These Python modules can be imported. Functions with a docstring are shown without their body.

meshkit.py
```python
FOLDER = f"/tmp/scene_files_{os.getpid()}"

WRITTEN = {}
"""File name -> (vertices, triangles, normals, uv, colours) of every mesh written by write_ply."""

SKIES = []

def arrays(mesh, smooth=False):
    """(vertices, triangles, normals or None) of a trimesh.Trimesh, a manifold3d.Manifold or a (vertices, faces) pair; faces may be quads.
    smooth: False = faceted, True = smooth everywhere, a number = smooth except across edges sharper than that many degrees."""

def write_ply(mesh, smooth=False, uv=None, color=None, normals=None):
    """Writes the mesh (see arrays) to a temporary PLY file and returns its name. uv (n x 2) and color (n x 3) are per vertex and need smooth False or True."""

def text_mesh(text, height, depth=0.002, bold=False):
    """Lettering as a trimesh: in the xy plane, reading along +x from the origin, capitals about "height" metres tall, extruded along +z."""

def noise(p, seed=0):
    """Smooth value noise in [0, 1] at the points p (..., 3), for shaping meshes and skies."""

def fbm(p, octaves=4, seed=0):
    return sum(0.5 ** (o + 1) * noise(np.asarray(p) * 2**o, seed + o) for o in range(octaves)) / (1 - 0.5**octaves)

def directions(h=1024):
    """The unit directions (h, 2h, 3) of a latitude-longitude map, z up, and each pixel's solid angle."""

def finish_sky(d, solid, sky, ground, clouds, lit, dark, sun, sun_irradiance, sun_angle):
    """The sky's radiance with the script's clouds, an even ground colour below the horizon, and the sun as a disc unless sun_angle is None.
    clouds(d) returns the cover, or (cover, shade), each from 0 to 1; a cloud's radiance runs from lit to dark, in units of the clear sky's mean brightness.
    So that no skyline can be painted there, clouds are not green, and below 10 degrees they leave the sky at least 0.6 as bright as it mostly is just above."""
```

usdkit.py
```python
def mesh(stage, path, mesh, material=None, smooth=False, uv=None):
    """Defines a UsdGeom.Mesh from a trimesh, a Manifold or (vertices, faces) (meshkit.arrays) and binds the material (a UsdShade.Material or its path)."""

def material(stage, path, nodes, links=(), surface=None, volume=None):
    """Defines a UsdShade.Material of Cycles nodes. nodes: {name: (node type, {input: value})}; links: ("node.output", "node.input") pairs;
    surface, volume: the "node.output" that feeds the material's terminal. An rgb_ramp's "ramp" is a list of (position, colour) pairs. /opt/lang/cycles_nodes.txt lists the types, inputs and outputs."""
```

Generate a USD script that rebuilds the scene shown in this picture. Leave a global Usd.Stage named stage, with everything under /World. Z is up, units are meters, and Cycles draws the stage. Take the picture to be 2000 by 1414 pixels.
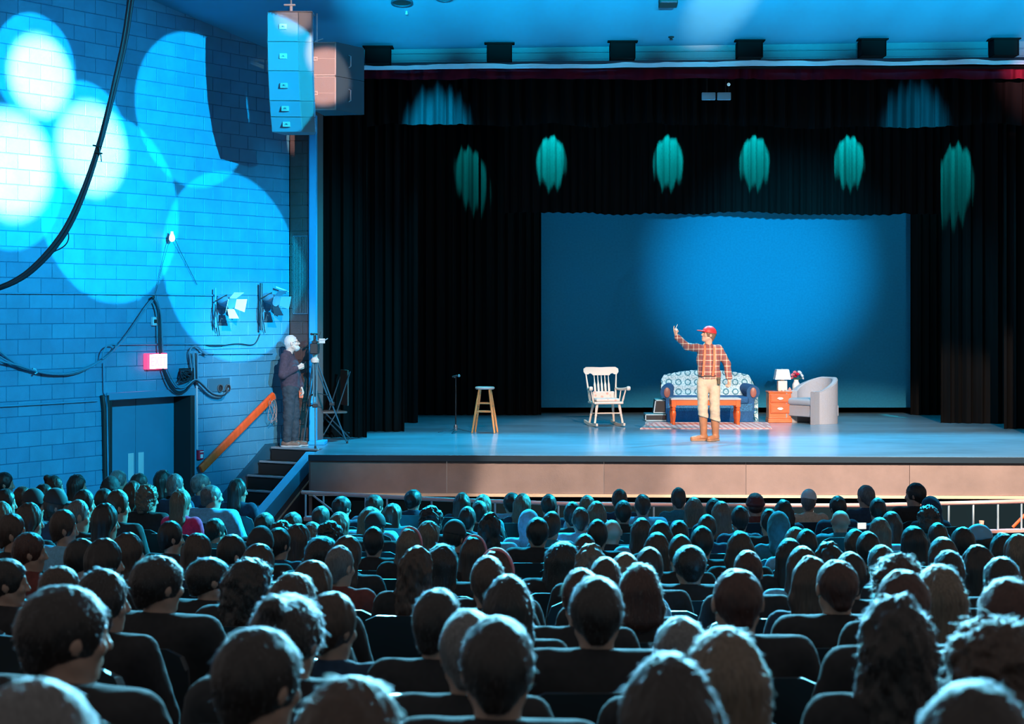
import math, random
import numpy as np, trimesh, usdkit, meshkit
import manifold3d as m3
from scipy.interpolate import CubicSpline
from pxr import Usd, UsdGeom, UsdLux, UsdShade, Gf, Sdf, Vt

stage = Usd.Stage.CreateInMemory()
UsdGeom.SetStageUpAxis(stage, UsdGeom.Tokens.z)
UsdGeom.SetStageMetersPerUnit(stage, 1.0)
UsdGeom.Xform.Define(stage, '/World')
UsdGeom.Scope.Define(stage, '/World/Looks')

# ------------------------------------------------------------------ camera, lights, exposure
F, CX, HOR, CAMZ = 3600.0, 1000.0, 603.0, 3.2      # focal length and principal point in pixels of the 2000 x 1414 frame


def at(px, py, d):
    """The world point seen at pixel (px, py) at distance d in front of the camera."""
    return np.array([(px - CX) / F * d, d, CAMZ + (HOR - py) / F * d])


cam = UsdGeom.Camera.Define(stage, '/World/Camera')
cam.AddTranslateOp().Set(Gf.Vec3d(0, 0, CAMZ))
cam.AddRotateXOp().Set(90.0)
cam.CreateHorizontalApertureAttr(36.0)
cam.CreateVerticalApertureAttr(36.0 * 1414 / 2000)
cam.CreateFocalLengthAttr(36.0 * F / 2000)
cam.CreateVerticalApertureOffsetAttr(-(707 - HOR) * 36.0 / 2000)
cam.CreateFStopAttr(5.6)
cam.CreateFocusDistanceAttr(28.0)
cam.CreateExposureAttr(0.0)
cam.CreateClippingRangeAttr(Gf.Vec2f(0.05, 1000))

dome = UsdLux.DomeLight.Define(stage, '/World/house_ambient')
dome.CreateIntensityAttr(1.0)
dome.CreateColorAttr(Gf.Vec3f(0.075, 0.071, 0.071))


def aim(x, pos, target):
    z = np.array(pos, float) - np.array(target, float)
    z /= np.linalg.norm(z)
    up = np.array([0, 0, 1.0]) if abs(z[2]) < .99 else np.array([0, 1.0, 0])
    xx = np.cross(up, z); xx /= np.linalg.norm(xx)
    yy = np.cross(z, xx)
    m = Gf.Matrix4d(*[float(v) for v in (*xx, 0, *yy, 0, *z, 0, *pos, 1)])
    UsdGeom.Xformable(x).AddTransformOp().Set(m)


TH = math.radians(31.6)
WU = np.array([-math.sin(TH), -math.cos(TH), 0])      # along the left wall, away from the stage
WV = np.array([math.cos(TH), -math.sin(TH), 0])       # out of the left wall, into the house
WC = np.array([-3.45, 28.6, 0.0])                     # its corner by the stage


def W(t, z, off=0.0):
    return WC + WU * t + WV * off + np.array([0, 0, z])


def wpx(px, py, off=0.0):
    """The point of the left wall (off metres in front of it) at a pixel."""
    k = (px - CX) / F
    c = WC + WV * off
    t = (k * c[1] - c[0]) / (WU[0] - k * WU[1])
    p = c + WU * t
    return np.array([p[0], p[1], CAMZ + (HOR - py) / F * p[1]])


def wt(px, py):
    p = wpx(px, py)
    return float((p - WC) @ WU), float(p[2])


def spot(name, pos, target, half, power, color, soft=0.02, radius=0.03):
    l = UsdLux.SphereLight.Define(stage, '/World/' + name)
    l.CreateRadiusAttr(radius)
    l.CreateIntensityAttr(float(power))
    l.CreateNormalizeAttr(True)
    l.CreateColorAttr(Gf.Vec3f(*color))
    s = UsdLux.ShapingAPI.Apply(l.GetPrim())
    s.CreateShapingConeAngleAttr(float(half))
    s.CreateShapingConeSoftnessAttr(float(soft))
    aim(l, pos, target)
    return l


def rect(name, pos, target, w, h, power, color):
    l = UsdLux.RectLight.Define(stage, '/World/' + name)
    l.CreateWidthAttr(w); l.CreateHeightAttr(h)
    l.CreateIntensityAttr(float(power)); l.CreateNormalizeAttr(True)
    l.CreateColorAttr(Gf.Vec3f(*color))
    aim(l, pos, target)
    return l

BL = (0.0, .62, 1.0)
WARM = (1.0, .74, .58)
LW = np.array([5.5, 11.5, 7.9])                       # the blue beams' position on the front-of-house bar


def beam(name, px, py, r, power, color, soft=.02, src=LW):
    """A hard-edged beam that lights a disc of radius r on the left wall around the given pixel."""
    tgt = wpx(px, py)
    dist = np.linalg.norm(tgt - src)
    return spot(name, src, tgt, math.degrees(math.atan(r / dist)), power, color, soft)


# blue and white discs on the left wall
beam('beam_wall_1', 68, 130, .70, 12000, BL)
beam('beam_wall_2', 15, 345, .93, 12000, BL)
beam('beam_wall_3', 165, 270, .77, 12000, BL)
beam('beam_wall_4', 215, 405, 1.28, 12000, BL)
beam('beam_wall_5', 376, 214, 1.12, 12000, BL)
beam('beam_wall_6', 450, 518, 1.38, 12000, BL)
beam('beam_white_1', 78, 148, .62, 60000, (1, .95, .95), .75)
beam('beam_white_2', 22, 322, .80, 60000, (1, .95, .95), .7)
beam('beam_white_3', 178, 290, .72, 52000, (1, .95, .95), .7)
# soft blue flood over the lower wall
beam('wall_flood', 110, 680, 4.2, 5600, (0, .60, 1), 1.0)
beam('wall_flood_2', 130, 250, 3.2, 3200, (0, .55, 1), 1.0)
# blue along the ceiling, one pale patch
for i, x in enumerate(np.linspace(-1.6, 10.6, 9)):
    spot('ceiling_wash_%d' % (i + 1), (x, 16.5, 6.75), (x, 26.5, 8.0), 7.0, 7600, (0, .66, 1), 1.0)
spot('ceiling_patch', (3.6, 16.5, 6.9), (3.0, 26.6, 7.72), 3.6, 6500, (1, .62, .45), .8)
# warm front wash on the stage
for i, (x, tx, p, so) in enumerate(((1.3, 1.7, 1500, .4), (3.8, 3.9, 5000, .16), (6.6, 6.6, 4700, .16))):
    spot('front_wash_%d' % (i + 1), (x, 13.0, 9.75), (tx, 28.0, -.37), 15.8, p, WARM, so)
# blue down light over the stage floor
for i, x in enumerate((-1.2, 1.6, 4.4, 7.2)):
    spot('stage_down_%d' % (i + 1), (x, 31.4, 6.75), (x, 27.6, 1.1), 38, 900, (0, .62, 1), .7)
    spot('stage_rear_%d' % (i + 1), (x, 32.0, 8.7), (x, 32.6, 1.1), 28, 350, (0, .62, 1), .7)
# blue back light on the audience, hung from the ceiling in front of the stage
for i, x in enumerate((-1.6, 2.6, 6.8)):
    spot('house_back_%d' % (i + 1), (x, 24.3, 7.5), (x * .8, 15, 1.0), 22, 5200, (0.02, .62, 1), .8)
    spot('house_back_near_%d' % (i + 1), (x, 24.3, 7.5), (x * .25, 5.0, 2.2), 13, 6200, (0.22, .72, 1), .8)
spot('house_back_left', (6.8, 24.3, 7.5), (-3.4, 17.8, 1.1), 15, 15000, (0.02, .66, 1), .8)
# backdrop glow
spot('backdrop_glow', (7.0, 12.6, 4.7), (5.0, 37.0, 4.0), 6.2, 11000, (0, .60, 1), 1.0)
for i, (x, p) in enumerate(((1.2, 32), (3.4, 26), (5.6, 40), (7.8, 60))):
    spot('backdrop_top_%d' % (i + 1), (x, 35.1, 8.2), (x, 37.0, 2.6), 34, p, (0, .72, 1), 1.0)
spot('corner_flood', LW, (-3.0, 28.3, 3.0), 9.0, 4400, BL, .8)
# teal spots on the pleated border and legs, from bars close in front of them
for i, px in enumerate((1077, 1306, 1475, 1660)):
    c = at(px, 296, 34.55)
    spot('teal_spot_%d' % (i + 1), (c[0], 33.85, c[2] + .95), c, 12, 1300, (0, .85, .9), .15)
c = at(1868, 312, 33.7)
spot('teal_spot_5', (c[0] - .1, 32.9, c[2] + 1.5), c, 9.5, 1300, (0, .85, .9), .3)
c = at(915, 320, 36.3)
spot('teal_spot_6', (c[0] - .35, 35.3, c[2] + 1.6), c, 9, 900, (0, .85, .9), .4)
# blue patches at the lower edge of the near border, from lamps in the pit
for i, (px, py, p) in enumerate(((855, 272, 40000), (1788, 262, 16000))):
    c = at(px, py, 30.3)
    spot('border_patch_%d' % (i + 1), (c[0], 24.2, .3), c, 4.3, p, (0, .5, 1), .7)
# warm spill on the loudspeakers, the operator and the right end of the valance
spot('spill_speakers', (1.0, 10.0, 9.9), at(575, 30, 25.2), 1.1, 2200, (1, .62, .48), .8)
spot('spill_subwoofers', (1.0, 10.0, 9.9), at(634, 150, 26.3), 1.5, 8000, (1, .60, .50), .5)
spot('spill_operator', (2.0, 12.6, 9.6), (-3.7, 27.9, 2.1), 5.2, 4200, (1, .76, .68), .9)
spot('spill_valance', (6, 12.6, 5.6), (8.9, 29.2, 7.15), 4.2, 15000, (1, .4, .45), 1.0)
# ------------------------------------------------------------------ materials
BLUE = (0.0, 0.42, 1.0)


def mat(name, color, rough=0.6, var=0.0, scale=6.0, bump=0.0, bscale=60.0, metal=0.0, spec=0.5, sheen=0.0, emit=None, obj=True, second=None, stretch=None, coat=0.0):
    """A principled material; var mottles the colour with noise, bump adds fine relief, second mixes in another colour."""
    nodes = {'p': ('principled_bsdf', dict(base_color=color, roughness=rough, metallic=metal, specular_ior_level=spec, sheen_weight=sheen, coat_weight=coat))}
    links = []
    if emit:
        nodes['p'][1].update(emission_color=emit[0], emission_strength=emit[1])
    if var or bump or second:
        nodes['tc'] = ('texture_coordinate', {})
        src = 'tc.object'
        if stretch:
            nodes['map'] = ('mapping', dict(scale=stretch))
            links.append((src, 'map.vector')); src = 'map.vector'
    if var or second:
        a = np.array(color)
        b = np.array(second) if second else a
        lo, hi = (a * (1 - var), np.minimum(b * (1 + var), 1))
        nodes['n'] = ('noise_texture', dict(scale=scale, detail=5.0, roughness=0.6))
        nodes['r'] = ('rgb_ramp', dict(ramp=[(0.3, tuple(lo)), (0.7, tuple(hi))]))
        links += [(src, 'n.vector'), ('n.fac', 'r.fac'), ('r.color', 'p.base_color')]
    if bump:
        nodes['bn'] = ('noise_texture', dict(scale=bscale, detail=4.0))
        nodes['b'] = ('bump', dict(strength=bump, distance=0.01))
        links += [(src, 'bn.vector'), ('bn.fac', 'b.height'), ('b.normal', 'p.normal')]
    return usdkit.material(stage, '/World/Looks/' + name, nodes, links, surface='p.BSDF')


# ------------------------------------------------------------------ prims
USED = {}


def numbered(path):
    n = USED.get(path, 0)
    USED[path] = n + 1
    return path if n == 0 else f'{path}_{n:03d}'


def path_of(parent):
    return '/World' if parent is None else str(parent.GetPath())


def tag(prim, label=None, cat=None, group=None, kind=None):
    p = prim.GetPrim() if hasattr(prim, 'GetPrim') else prim
    for k, v in (('label', label), ('category', cat), ('group', group), ('kind', kind)):
        if v:
            p.SetCustomDataByKey(k, v)
    return p


def thing(name, label, cat, loc=(0, 0, 0), rz=0.0, group=None, scale=None):
    x = UsdGeom.Xform.Define(stage, numbered('/World/' + name))
    x.AddTranslateOp().Set(Gf.Vec3d(*[float(v) for v in loc]))
    if rz:
        x.AddRotateZOp().Set(float(rz))
    if scale is not None:
        x.AddScaleOp().Set(Gf.Vec3f(*[float(v) for v in scale]))
    return tag(x, label, cat, group)


def obj(name, mesh, m, parent=None, smooth=False, label=None, cat=None, group=None, kind=None, loc=None):
    path = numbered(path_of(parent) + '/' + name)
    g = usdkit.mesh(stage, path, mesh, m, smooth=smooth)
    if loc is not None:
        g.AddTranslateOp().Set(Gf.Vec3d(*[float(v) for v in loc]))
    return tag(g, label, cat, group, kind)


def struct(name, mesh, m, smooth=False, parent=None, label=None, cat=None):
    return obj(name, mesh, m, parent, smooth, kind='structure' if parent is None else None, label=label, cat=cat)


def dup(src, label, loc, rz=0.0, group=None, scale=None):
    """A copy of a thing with its parts, under the next number."""
    name = str(src.GetPath()).split('/')[-1].rstrip('0123456789').rstrip('_')
    was = src.GetCustomData()
    x = UsdGeom.Xform.Define(stage, numbered('/World/' + name))
    p = x.GetPrim()
    p.GetReferences().AddInternalReference(src.GetPath())
    x.ClearXformOpOrder()
    ops = []
    o = x.AddTranslateOp(opSuffix='c'); o.Set(Gf.Vec3d(*[float(v) for v in loc])); ops.append(o)
    o = x.AddRotateZOp(opSuffix='c'); o.Set(float(rz)); ops.append(o)
    if scale is not None:
        o = x.AddScaleOp(opSuffix='c'); o.Set(Gf.Vec3f(*[float(v) for v in scale])); ops.append(o)
    x.SetXformOpOrder(ops)
    p.SetInstanceable(True)
    return tag(p, label, was['category'], group or was.get('group'))


# ------------------------------------------------------------------ meshes
def cat(*ms):
    return trimesh.util.concatenate([m for m in ms if m is not None])


def box(x0, x1, y0, y1, z0, z1):
    m = trimesh.creation.box([x1 - x0, y1 - y0, z1 - z0])
    m.apply_translation([(x0 + x1) / 2, (y0 + y1) / 2, (z0 + z1) / 2])
    return m


def cbox(x0, x1, y0, y1, z0, z1, c=0.008):
    """A box with chamfered edges: the hull of three inset boxes."""
    c = min(c, (x1 - x0) / 2.2, (y1 - y0) / 2.2, (z1 - z0) / 2.2)
    pts = []
    for dx, dy, dz in ((c, c, 0), (c, 0, c), (0, c, c)):
        for x in (x0 + dx, x1 - dx):
            for y in (y0 + dy, y1 - dy):
                for z in (z0 + dz, z1 - dz):
                    pts.append((x, y, z))
    return trimesh.convex.convex_hull(np.array(pts))


def rbox(x0, x1, y0, y1, z0, z1, r=0.03, n=12):
    """A box with rounded edges."""
    r = min(r, (x1 - x0) / 2.05, (y1 - y0) / 2.05, (z1 - z0) / 2.05)
    s = trimesh.creation.icosphere(2, r).vertices
    pts = np.vstack([s + [x, y, z] for x in (x0 + r, x1 - r) for y in (y0 + r, y1 - r) for z in (z0 + r, z1 - r)])
    return trimesh.convex.convex_hull(pts)


def hullpts(pts):
    return trimesh.convex.convex_hull(np.array(pts, float))


def spline(pts, n=8):
    pts = np.array(pts, float)
    d = np.r_[0, np.cumsum(np.linalg.norm(np.diff(pts, axis=0), axis=1))]
    return CubicSpline(d, pts)(np.linspace(0, d[-1], n * (len(pts) - 1) + 1))


def tube(pts, r, sides=8, smooth_n=0, caps=True):
    """A tube along a polyline; r may vary along it."""
    pts = spline(pts, smooth_n) if smooth_n else np.array(pts, float)
    n = len(pts)
    r = np.broadcast_to(np.asarray(r, float), (n,)) if np.ndim(r) == 0 or len(r) == n else np.interp(np.linspace(0, 1, n), np.linspace(0, 1, len(r)), r)
    t = np.gradient(pts, axis=0)
    t /= np.maximum(np.linalg.norm(t, axis=1, keepdims=True), 1e-9)
    ref = np.array([0, 0, 1.0]) if abs(t[0, 2]) < .9 else np.array([1.0, 0, 0])
    nn = np.cross(t[0], ref); nn /= np.linalg.norm(nn)
    v, a = [], np.arange(sides) / sides * 2 * np.pi
    for i in range(n):
        nn = nn - t[i] * (nn @ t[i]); nn /= max(np.linalg.norm(nn), 1e-9)
        b = np.cross(t[i], nn)
        v.append(pts[i] + r[i] * (np.cos(a)[:, None] * nn + np.sin(a)[:, None] * b))
    v = np.vstack(v)
    f = []
    for i in range(n - 1):
        for k in range(sides):
            q = (i * sides + k, i * sides + (k + 1) % sides, (i + 1) * sides + (k + 1) % sides, (i + 1) * sides + k)
            f += [(q[0], q[1], q[2]), (q[0], q[2], q[3])]
    if caps:
        v = np.vstack([v, pts[0], pts[-1]])
        c0, c1 = n * sides, n * sides + 1
        for k in range(sides):
            f += [(c0, (k + 1) % sides, k), (c1, (n - 1) * sides + k, (n - 1) * sides + (k + 1) % sides)]
    return trimesh.Trimesh(v, np.array(f), process=False)


def lathe(profile, sides=24, center=(0, 0)):
    """profile: (radius, z) from bottom to top, closed on the axis."""
    pr = np.array(profile, float)
    m = trimesh.creation.revolve(pr, sections=sides)
    m.apply_translation([center[0], center[1], 0])
    m.fix_normals()
    return m


def turned(p0, p1, profile, sides=12):
    """A turned leg from p0 to p1: profile of (fraction, radius)."""
    p0, p1 = np.array(p0, float), np.array(p1, float)
    pts = [p0 + (p1 - p0) * t for t, _ in profile]
    return tube(pts, np.array([r for _, r in profile]), sides)


def extrude(poly, depth, y0=0.0):
    """A shapely polygon in (x, z), extruded along y from y0 to y0 + depth."""
    m = trimesh.creation.extrude_polygon(poly, depth, engine='earcut')
    v = np.array(m.vertices)
    m = trimesh.Trimesh(np.c_[v[:, 0], v[:, 2] + y0, v[:, 1]], np.array(m.faces)[:, ::-1], process=False)
    return m


def xf(m, rz=0.0, loc=(0, 0, 0), M=None):
    m = m.copy()
    if M is not None:
        m.apply_transform(M)
    if rz:
        m.apply_transform(trimesh.transformations.rotation_matrix(math.radians(rz), [0, 0, 1]))
    m.apply_translation(loc)
    return m


def grid_mesh(fn, us, vs):
    """fn(u, v) arrays -> points; a sheet."""
    U, V = np.meshgrid(us, vs, indexing='ij')
    p = fn(U, V).reshape(-1, 3)
    nu, nv = len(us), len(vs)
    i = (np.arange(nu - 1)[:, None] * nv + np.arange(nv - 1)[None]).ravel()
    return trimesh.Trimesh(p, np.vstack([np.c_[i, i + nv, i + nv + 1], np.c_[i, i + nv + 1, i + 1]]), process=False)


def solid_sheet(fn, us, vs, thick):
    """A sheet of thickness thick (a vector or a length along its normals)."""
    a = grid_mesh(fn, us, vs)
    nu, nv = len(us), len(vs)
    off = np.asarray(thick) if np.ndim(thick) else np.array(a.vertex_normals) * thick
    va = np.array(a.vertices); vb = va + off
    n = len(va)
    edge = np.r_[np.arange(nv), np.arange(1, nu) * nv + nv - 1, (nu - 1) * nv + np.arange(nv - 2, -1, -1), np.arange(nu - 2, 0, -1) * nv]
    e2 = np.roll(edge, -1)
    f = np.vstack([np.array(a.faces), np.array(a.faces)[:, ::-1] + n, np.c_[edge, edge + n, e2], np.c_[e2, edge + n, e2 + n]])
    return trimesh.Trimesh(np.vstack([va, vb]), f, process=False)


# ------------------------------------------------------------------ bodies: signed distances meshed by surface nets
def rot(axis, deg):
    return trimesh.transformations.rotation_matrix(math.radians(deg), axis)


def trans(v):
    return trimesh.transformations.translation_matrix(v)


class Sdf3:
    """Tapered limbs, ellipsoids and boxes, blended into one surface."""

    def __init__(self):
        self.ops = []

    def _add(self, kind, lo, hi, f, M, k, op):
        c = np.array([[x, y, z, 1] for x in (lo[0], hi[0]) for y in (lo[1], hi[1]) for z in (lo[2], hi[2])])
        M = np.eye(4) if M is None else M
        w = (c @ M.T)[:, :3]
        self.ops.append((w.min(0), w.max(0), f, np.linalg.inv(M), k, op))
        return self

    def limb(self, p, rp, q, rq, M=None, k=0.02, op='add', grow=0.0, flat=None):
        p, q = np.array(p, float), np.array(q, float)
        rp, rq = rp + grow, rq + grow
        ba = q - p
        l2 = max(ba @ ba, 1e-12)

        def f(x):
            if flat is not None:
                x = (x - p) * flat + p
            t = np.clip(((x - p) @ ba) / l2, 0, 1)
            return np.linalg.norm(x - p - t[..., None] * ba, axis=-1) - (rp + (rq - rp) * t)
        e = 1.0 / min(flat) if flat is not None else 1.0
        m = np.maximum(rp, rq) * e
        return self._add('limb', np.minimum(p, q) - m, np.maximum(p, q) + m, f, M, k, op)

    def ell(self, c, r, M=None, k=0.02, op='add', grow=0.0):
        c, r = np.array(c, float), np.array(r, float) + grow

        def f(x):
            d = x - c
            k0 = np.linalg.norm(d / r, axis=-1)
            return k0 * (k0 - 1) / np.maximum(np.linalg.norm(d / r ** 2, axis=-1), 1e-9)
        return self._add('ell', c - r, c + r, f, M, k, op)

    def rbox(self, c, half, rad, M=None, k=0.02, op='add', grow=0.0):
        c, h = np.array(c, float), np.array(half, float) + grow

        def f(x):
            q = np.abs(x - c) - (h - rad)
            return np.linalg.norm(np.maximum(q, 0), axis=-1) + np.minimum(q.max(-1), 0) - rad
        return self._add('box', c - h, c + h, f, M, k, op)

    def cut(self, point, normal, M=None, k=0.004):
        """Removes what lies on the normal's side of the plane."""
        point, normal = np.array(point, float), np.array(normal, float) / np.linalg.norm(normal)
        M = np.eye(4) if M is None else M
        self.ops.append((None, None, lambda x: (x - point) @ normal, np.linalg.inv(M), k, 'cut'))
        return self

    def mesh(self, h):
        adds = [o for o in self.ops if o[5] == 'add']
        lo = np.min([o[0] for o in adds], 0) - 4 * h
        hi = np.max([o[1] for o in adds], 0) + 4 * h
        n = np.ceil((hi - lo) / h).astype(int) + 1
        ax = [lo[i] + h * np.arange(n[i]) for i in range(3)]
        g = np.full(n, 1.0, np.float32)
        for a, b, f, Mi, k, op in self.ops:
            if a is None:
                s = (slice(None),) * 3
            else:
                m = 2 * k + 3 * h
                i0 = np.clip(np.floor((a - m - lo) / h).astype(int), 0, n - 1)
                i1 = np.clip(np.ceil((b + m - lo) / h).astype(int) + 1, 1, n)
                s = tuple(slice(i, j) for i, j in zip(i0, i1))
            x = np.stack(np.meshgrid(*[ax[i][s[i]] for i in range(3)], indexing='ij'), -1)
            x = x @ Mi[:3, :3].T + Mi[:3, 3]
            d = f(x).astype(np.float32)
            cur = g[s]
            if op == 'add':
                e = np.maximum(k - np.abs(cur - d), 0) / k
                g[s] = np.minimum(cur, d) - e * e * k / 4
            else:
                d = d if op == 'cut' else -d
                e = np.maximum(k - np.abs(cur - d), 0) / k
                g[s] = np.maximum(cur, d) + e * e * k / 4
        return nets(g, h, lo)


def nets(g, h, lo):
    """Surface nets: one vertex per cell that the surface crosses."""
    ins = g < 0
    n = np.array(g.shape)
    cnt = np.zeros(n - 1, np.int8)
    sl = lambda o, m=0: tuple(slice(o[i], n[i] - 1 + o[i]) for i in range(3))
    corners = [(i, j, k) for i in (0, 1) for j in (0, 1) for k in (0, 1)]
    for c in corners:
        cnt += ins[sl(c)]
    act = (cnt > 0) & (cnt < 8)
    cells = np.argwhere(act)
    idx = np.full(n - 1, -1, np.int64)
    idx[act] = np.arange(len(cells))
    vals = {c: g[cells[:, 0] + c[0], cells[:, 1] + c[1], cells[:, 2] + c[2]].astype(np.float64) for c in corners}
    s, w = np.zeros((len(cells), 3)), np.zeros(len(cells))
    for c in corners:
        for a in range(3):
            if c[a] == 0:
                d = list(c); d[a] = 1; d = tuple(d)
                va, vb = vals[c], vals[d]
                x = (va < 0) != (vb < 0)
                t = np.where(x, va / np.where(x, va - vb, 1), 0)
                p = np.tile(np.array(c, float), (len(cells), 1)); p[:, a] += t
                s += p * x[:, None]; w += x
    v = lo + h * (cells + s / w[:, None])
    faces = []
    for a in range(3):
        b, c = (a + 1) % 3, (a + 2) % 3
        i0, i1 = [slice(None)] * 3, [slice(None)] * 3
        i0[a], i1[a] = slice(0, n[a] - 1), slice(1, n[a])
        x = ins[tuple(i0)] != ins[tuple(i1)]
        e = np.argwhere(x)
        e = e[(e[:, b] > 0) & (e[:, c] > 0) & (e[:, b] < n[b] - 1) & (e[:, c] < n[c] - 1)]
        def cell(db, dc):
            q = e.copy(); q[:, b] -= db; q[:, c] -= dc
            return idx[q[:, 0], q[:, 1], q[:, 2]]
        q = np.stack([cell(1, 1), cell(0, 1), cell(0, 0), cell(1, 0)], 1)
        flip = ~ins[e[:, 0], e[:, 1], e[:, 2]]
        q[flip] = q[flip][:, ::-1]
        faces.append(q)
    q = np.vstack(faces)
    return trimesh.Trimesh(v, np.vstack([q[:, [0, 1, 2]], q[:, [0, 2, 3]]]), process=False)


def rough(m, amp, scale, seed=0, stretch=(1, 1, 1)):
    """Displaces a mesh along its normals by noise."""
    v = np.array(m.vertices)
    d = meshkit.fbm(v * scale * np.array(stretch), 3, seed) - 0.5
    return trimesh.Trimesh(v + np.array(m.vertex_normals) * (d * 2 * amp)[:, None], m.faces, process=False)

# ------------------------------------------------------------------ the house: floor, walls, ceiling, stage opening
random.seed(7); np.random.seed(7)
def onwall(m):
    """local (t, out of the wall, z) -> world."""
    v = np.array(m.vertices)
    w = WC + v[:, :1] * WU + v[:, 1:2] * WV + np.c_[np.zeros((len(v), 2)), v[:, 2]]
    m = trimesh.Trimesh(w, m.faces, process=False)
    m.invert() if np.linalg.det(np.array([WU, WV, [0, 0, 1]])) < 0 else None
    return m


block_m = [mat('painted_block_%d' % i, c, .42, var=.10, scale=3, bump=.35, bscale=90) for i, c in enumerate([(.058, .25, .39), (.063, .27, .41), (.054, .235, .375)])]
mortar_m = mat('painted_mortar', (.030, .17, .30), .6)
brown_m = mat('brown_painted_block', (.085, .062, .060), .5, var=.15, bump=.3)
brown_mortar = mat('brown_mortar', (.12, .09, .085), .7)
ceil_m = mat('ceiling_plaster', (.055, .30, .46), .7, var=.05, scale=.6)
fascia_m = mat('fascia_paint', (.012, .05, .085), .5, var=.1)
carpet_m = mat('dark_carpet', (.012, .013, .016), .95, var=.3, bump=.2)
black_m = mat('black_velvet', (.008, .0075, .0075), .95, var=.2, spec=.1, stretch=(1, 1, .1))
stage_m = mat('stage_floor_paint', (.17, .28, .35), .22, var=.22, scale=1.1, spec=.6, stretch=(.5, 1, 1))
edge_m = mat('stage_edge', (.006, .026, .045), .45)
skirt_m = [mat('stage_skirt_%d' % i, c, .6, var=.12, scale=2.5, bump=.1) for i, c in enumerate([(.225, .175, .165), (.25, .195, .18), (.215, .165, .155)])]
gold_m = mat('pale_wood_trim', (.75, .55, .40), .4)
pit_m = mat('pit_wall', (.03, .12, .17), .7)
white_m = mat('white_paint', (.75, .76, .78), .4)
bluepaint_m = mat('pillar_paint', (.02, .42, .75), .45)
steel_m = mat('grey_metal', (.45, .46, .48), .35, metal=.9)
black_metal = mat('black_metal', (.02, .02, .022), .4, spec=.5)
black_plastic = mat('black_plastic', (.025, .025, .028), .5)

# profile of seated head tops over distance; the floor lies 1.28 below
PD, PZ = np.array([2.0, 3, 4, 6, 8, 11, 14, 17, 20, 21.5]), np.array([2.66, 2.58, 2.50, 2.30, 2.09, 1.80, 1.54, 1.385, 1.25, 1.22])
SEATED = 1.28


def floor_z(d):
    return np.interp(d, PD, PZ) - SEATED


RAIL_D = lambda px: np.interp(px, [560, 590, 740, 887, 1100, 1298, 1500, 1621, 1736, 1831, 2000, 2200], [22.6, 22.3, 21.8, 21.4, 21.0, 20.87, 20.8, 20.8, 20.87, 21.0, 21.25, 21.7])

ds = np.r_[np.arange(-3, 20.6, .5), 20.75]
struct('floor', solid_sheet(lambda x, d: np.stack([x, d, floor_z(d)], -1), np.array([-16, 16.]), ds, np.array([0, 0, -.2])), carpet_m,
       label='dark sloping floor of the seating area', cat='floor')
# flat floor between the seating and the stage, sunk in front of the stage as a pit
struct('floor', cat(box(-9, 14, 20.75, 28, -.26, -.06)), carpet_m, label='dark flat floor in front of the stage', cat='floor')


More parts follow.
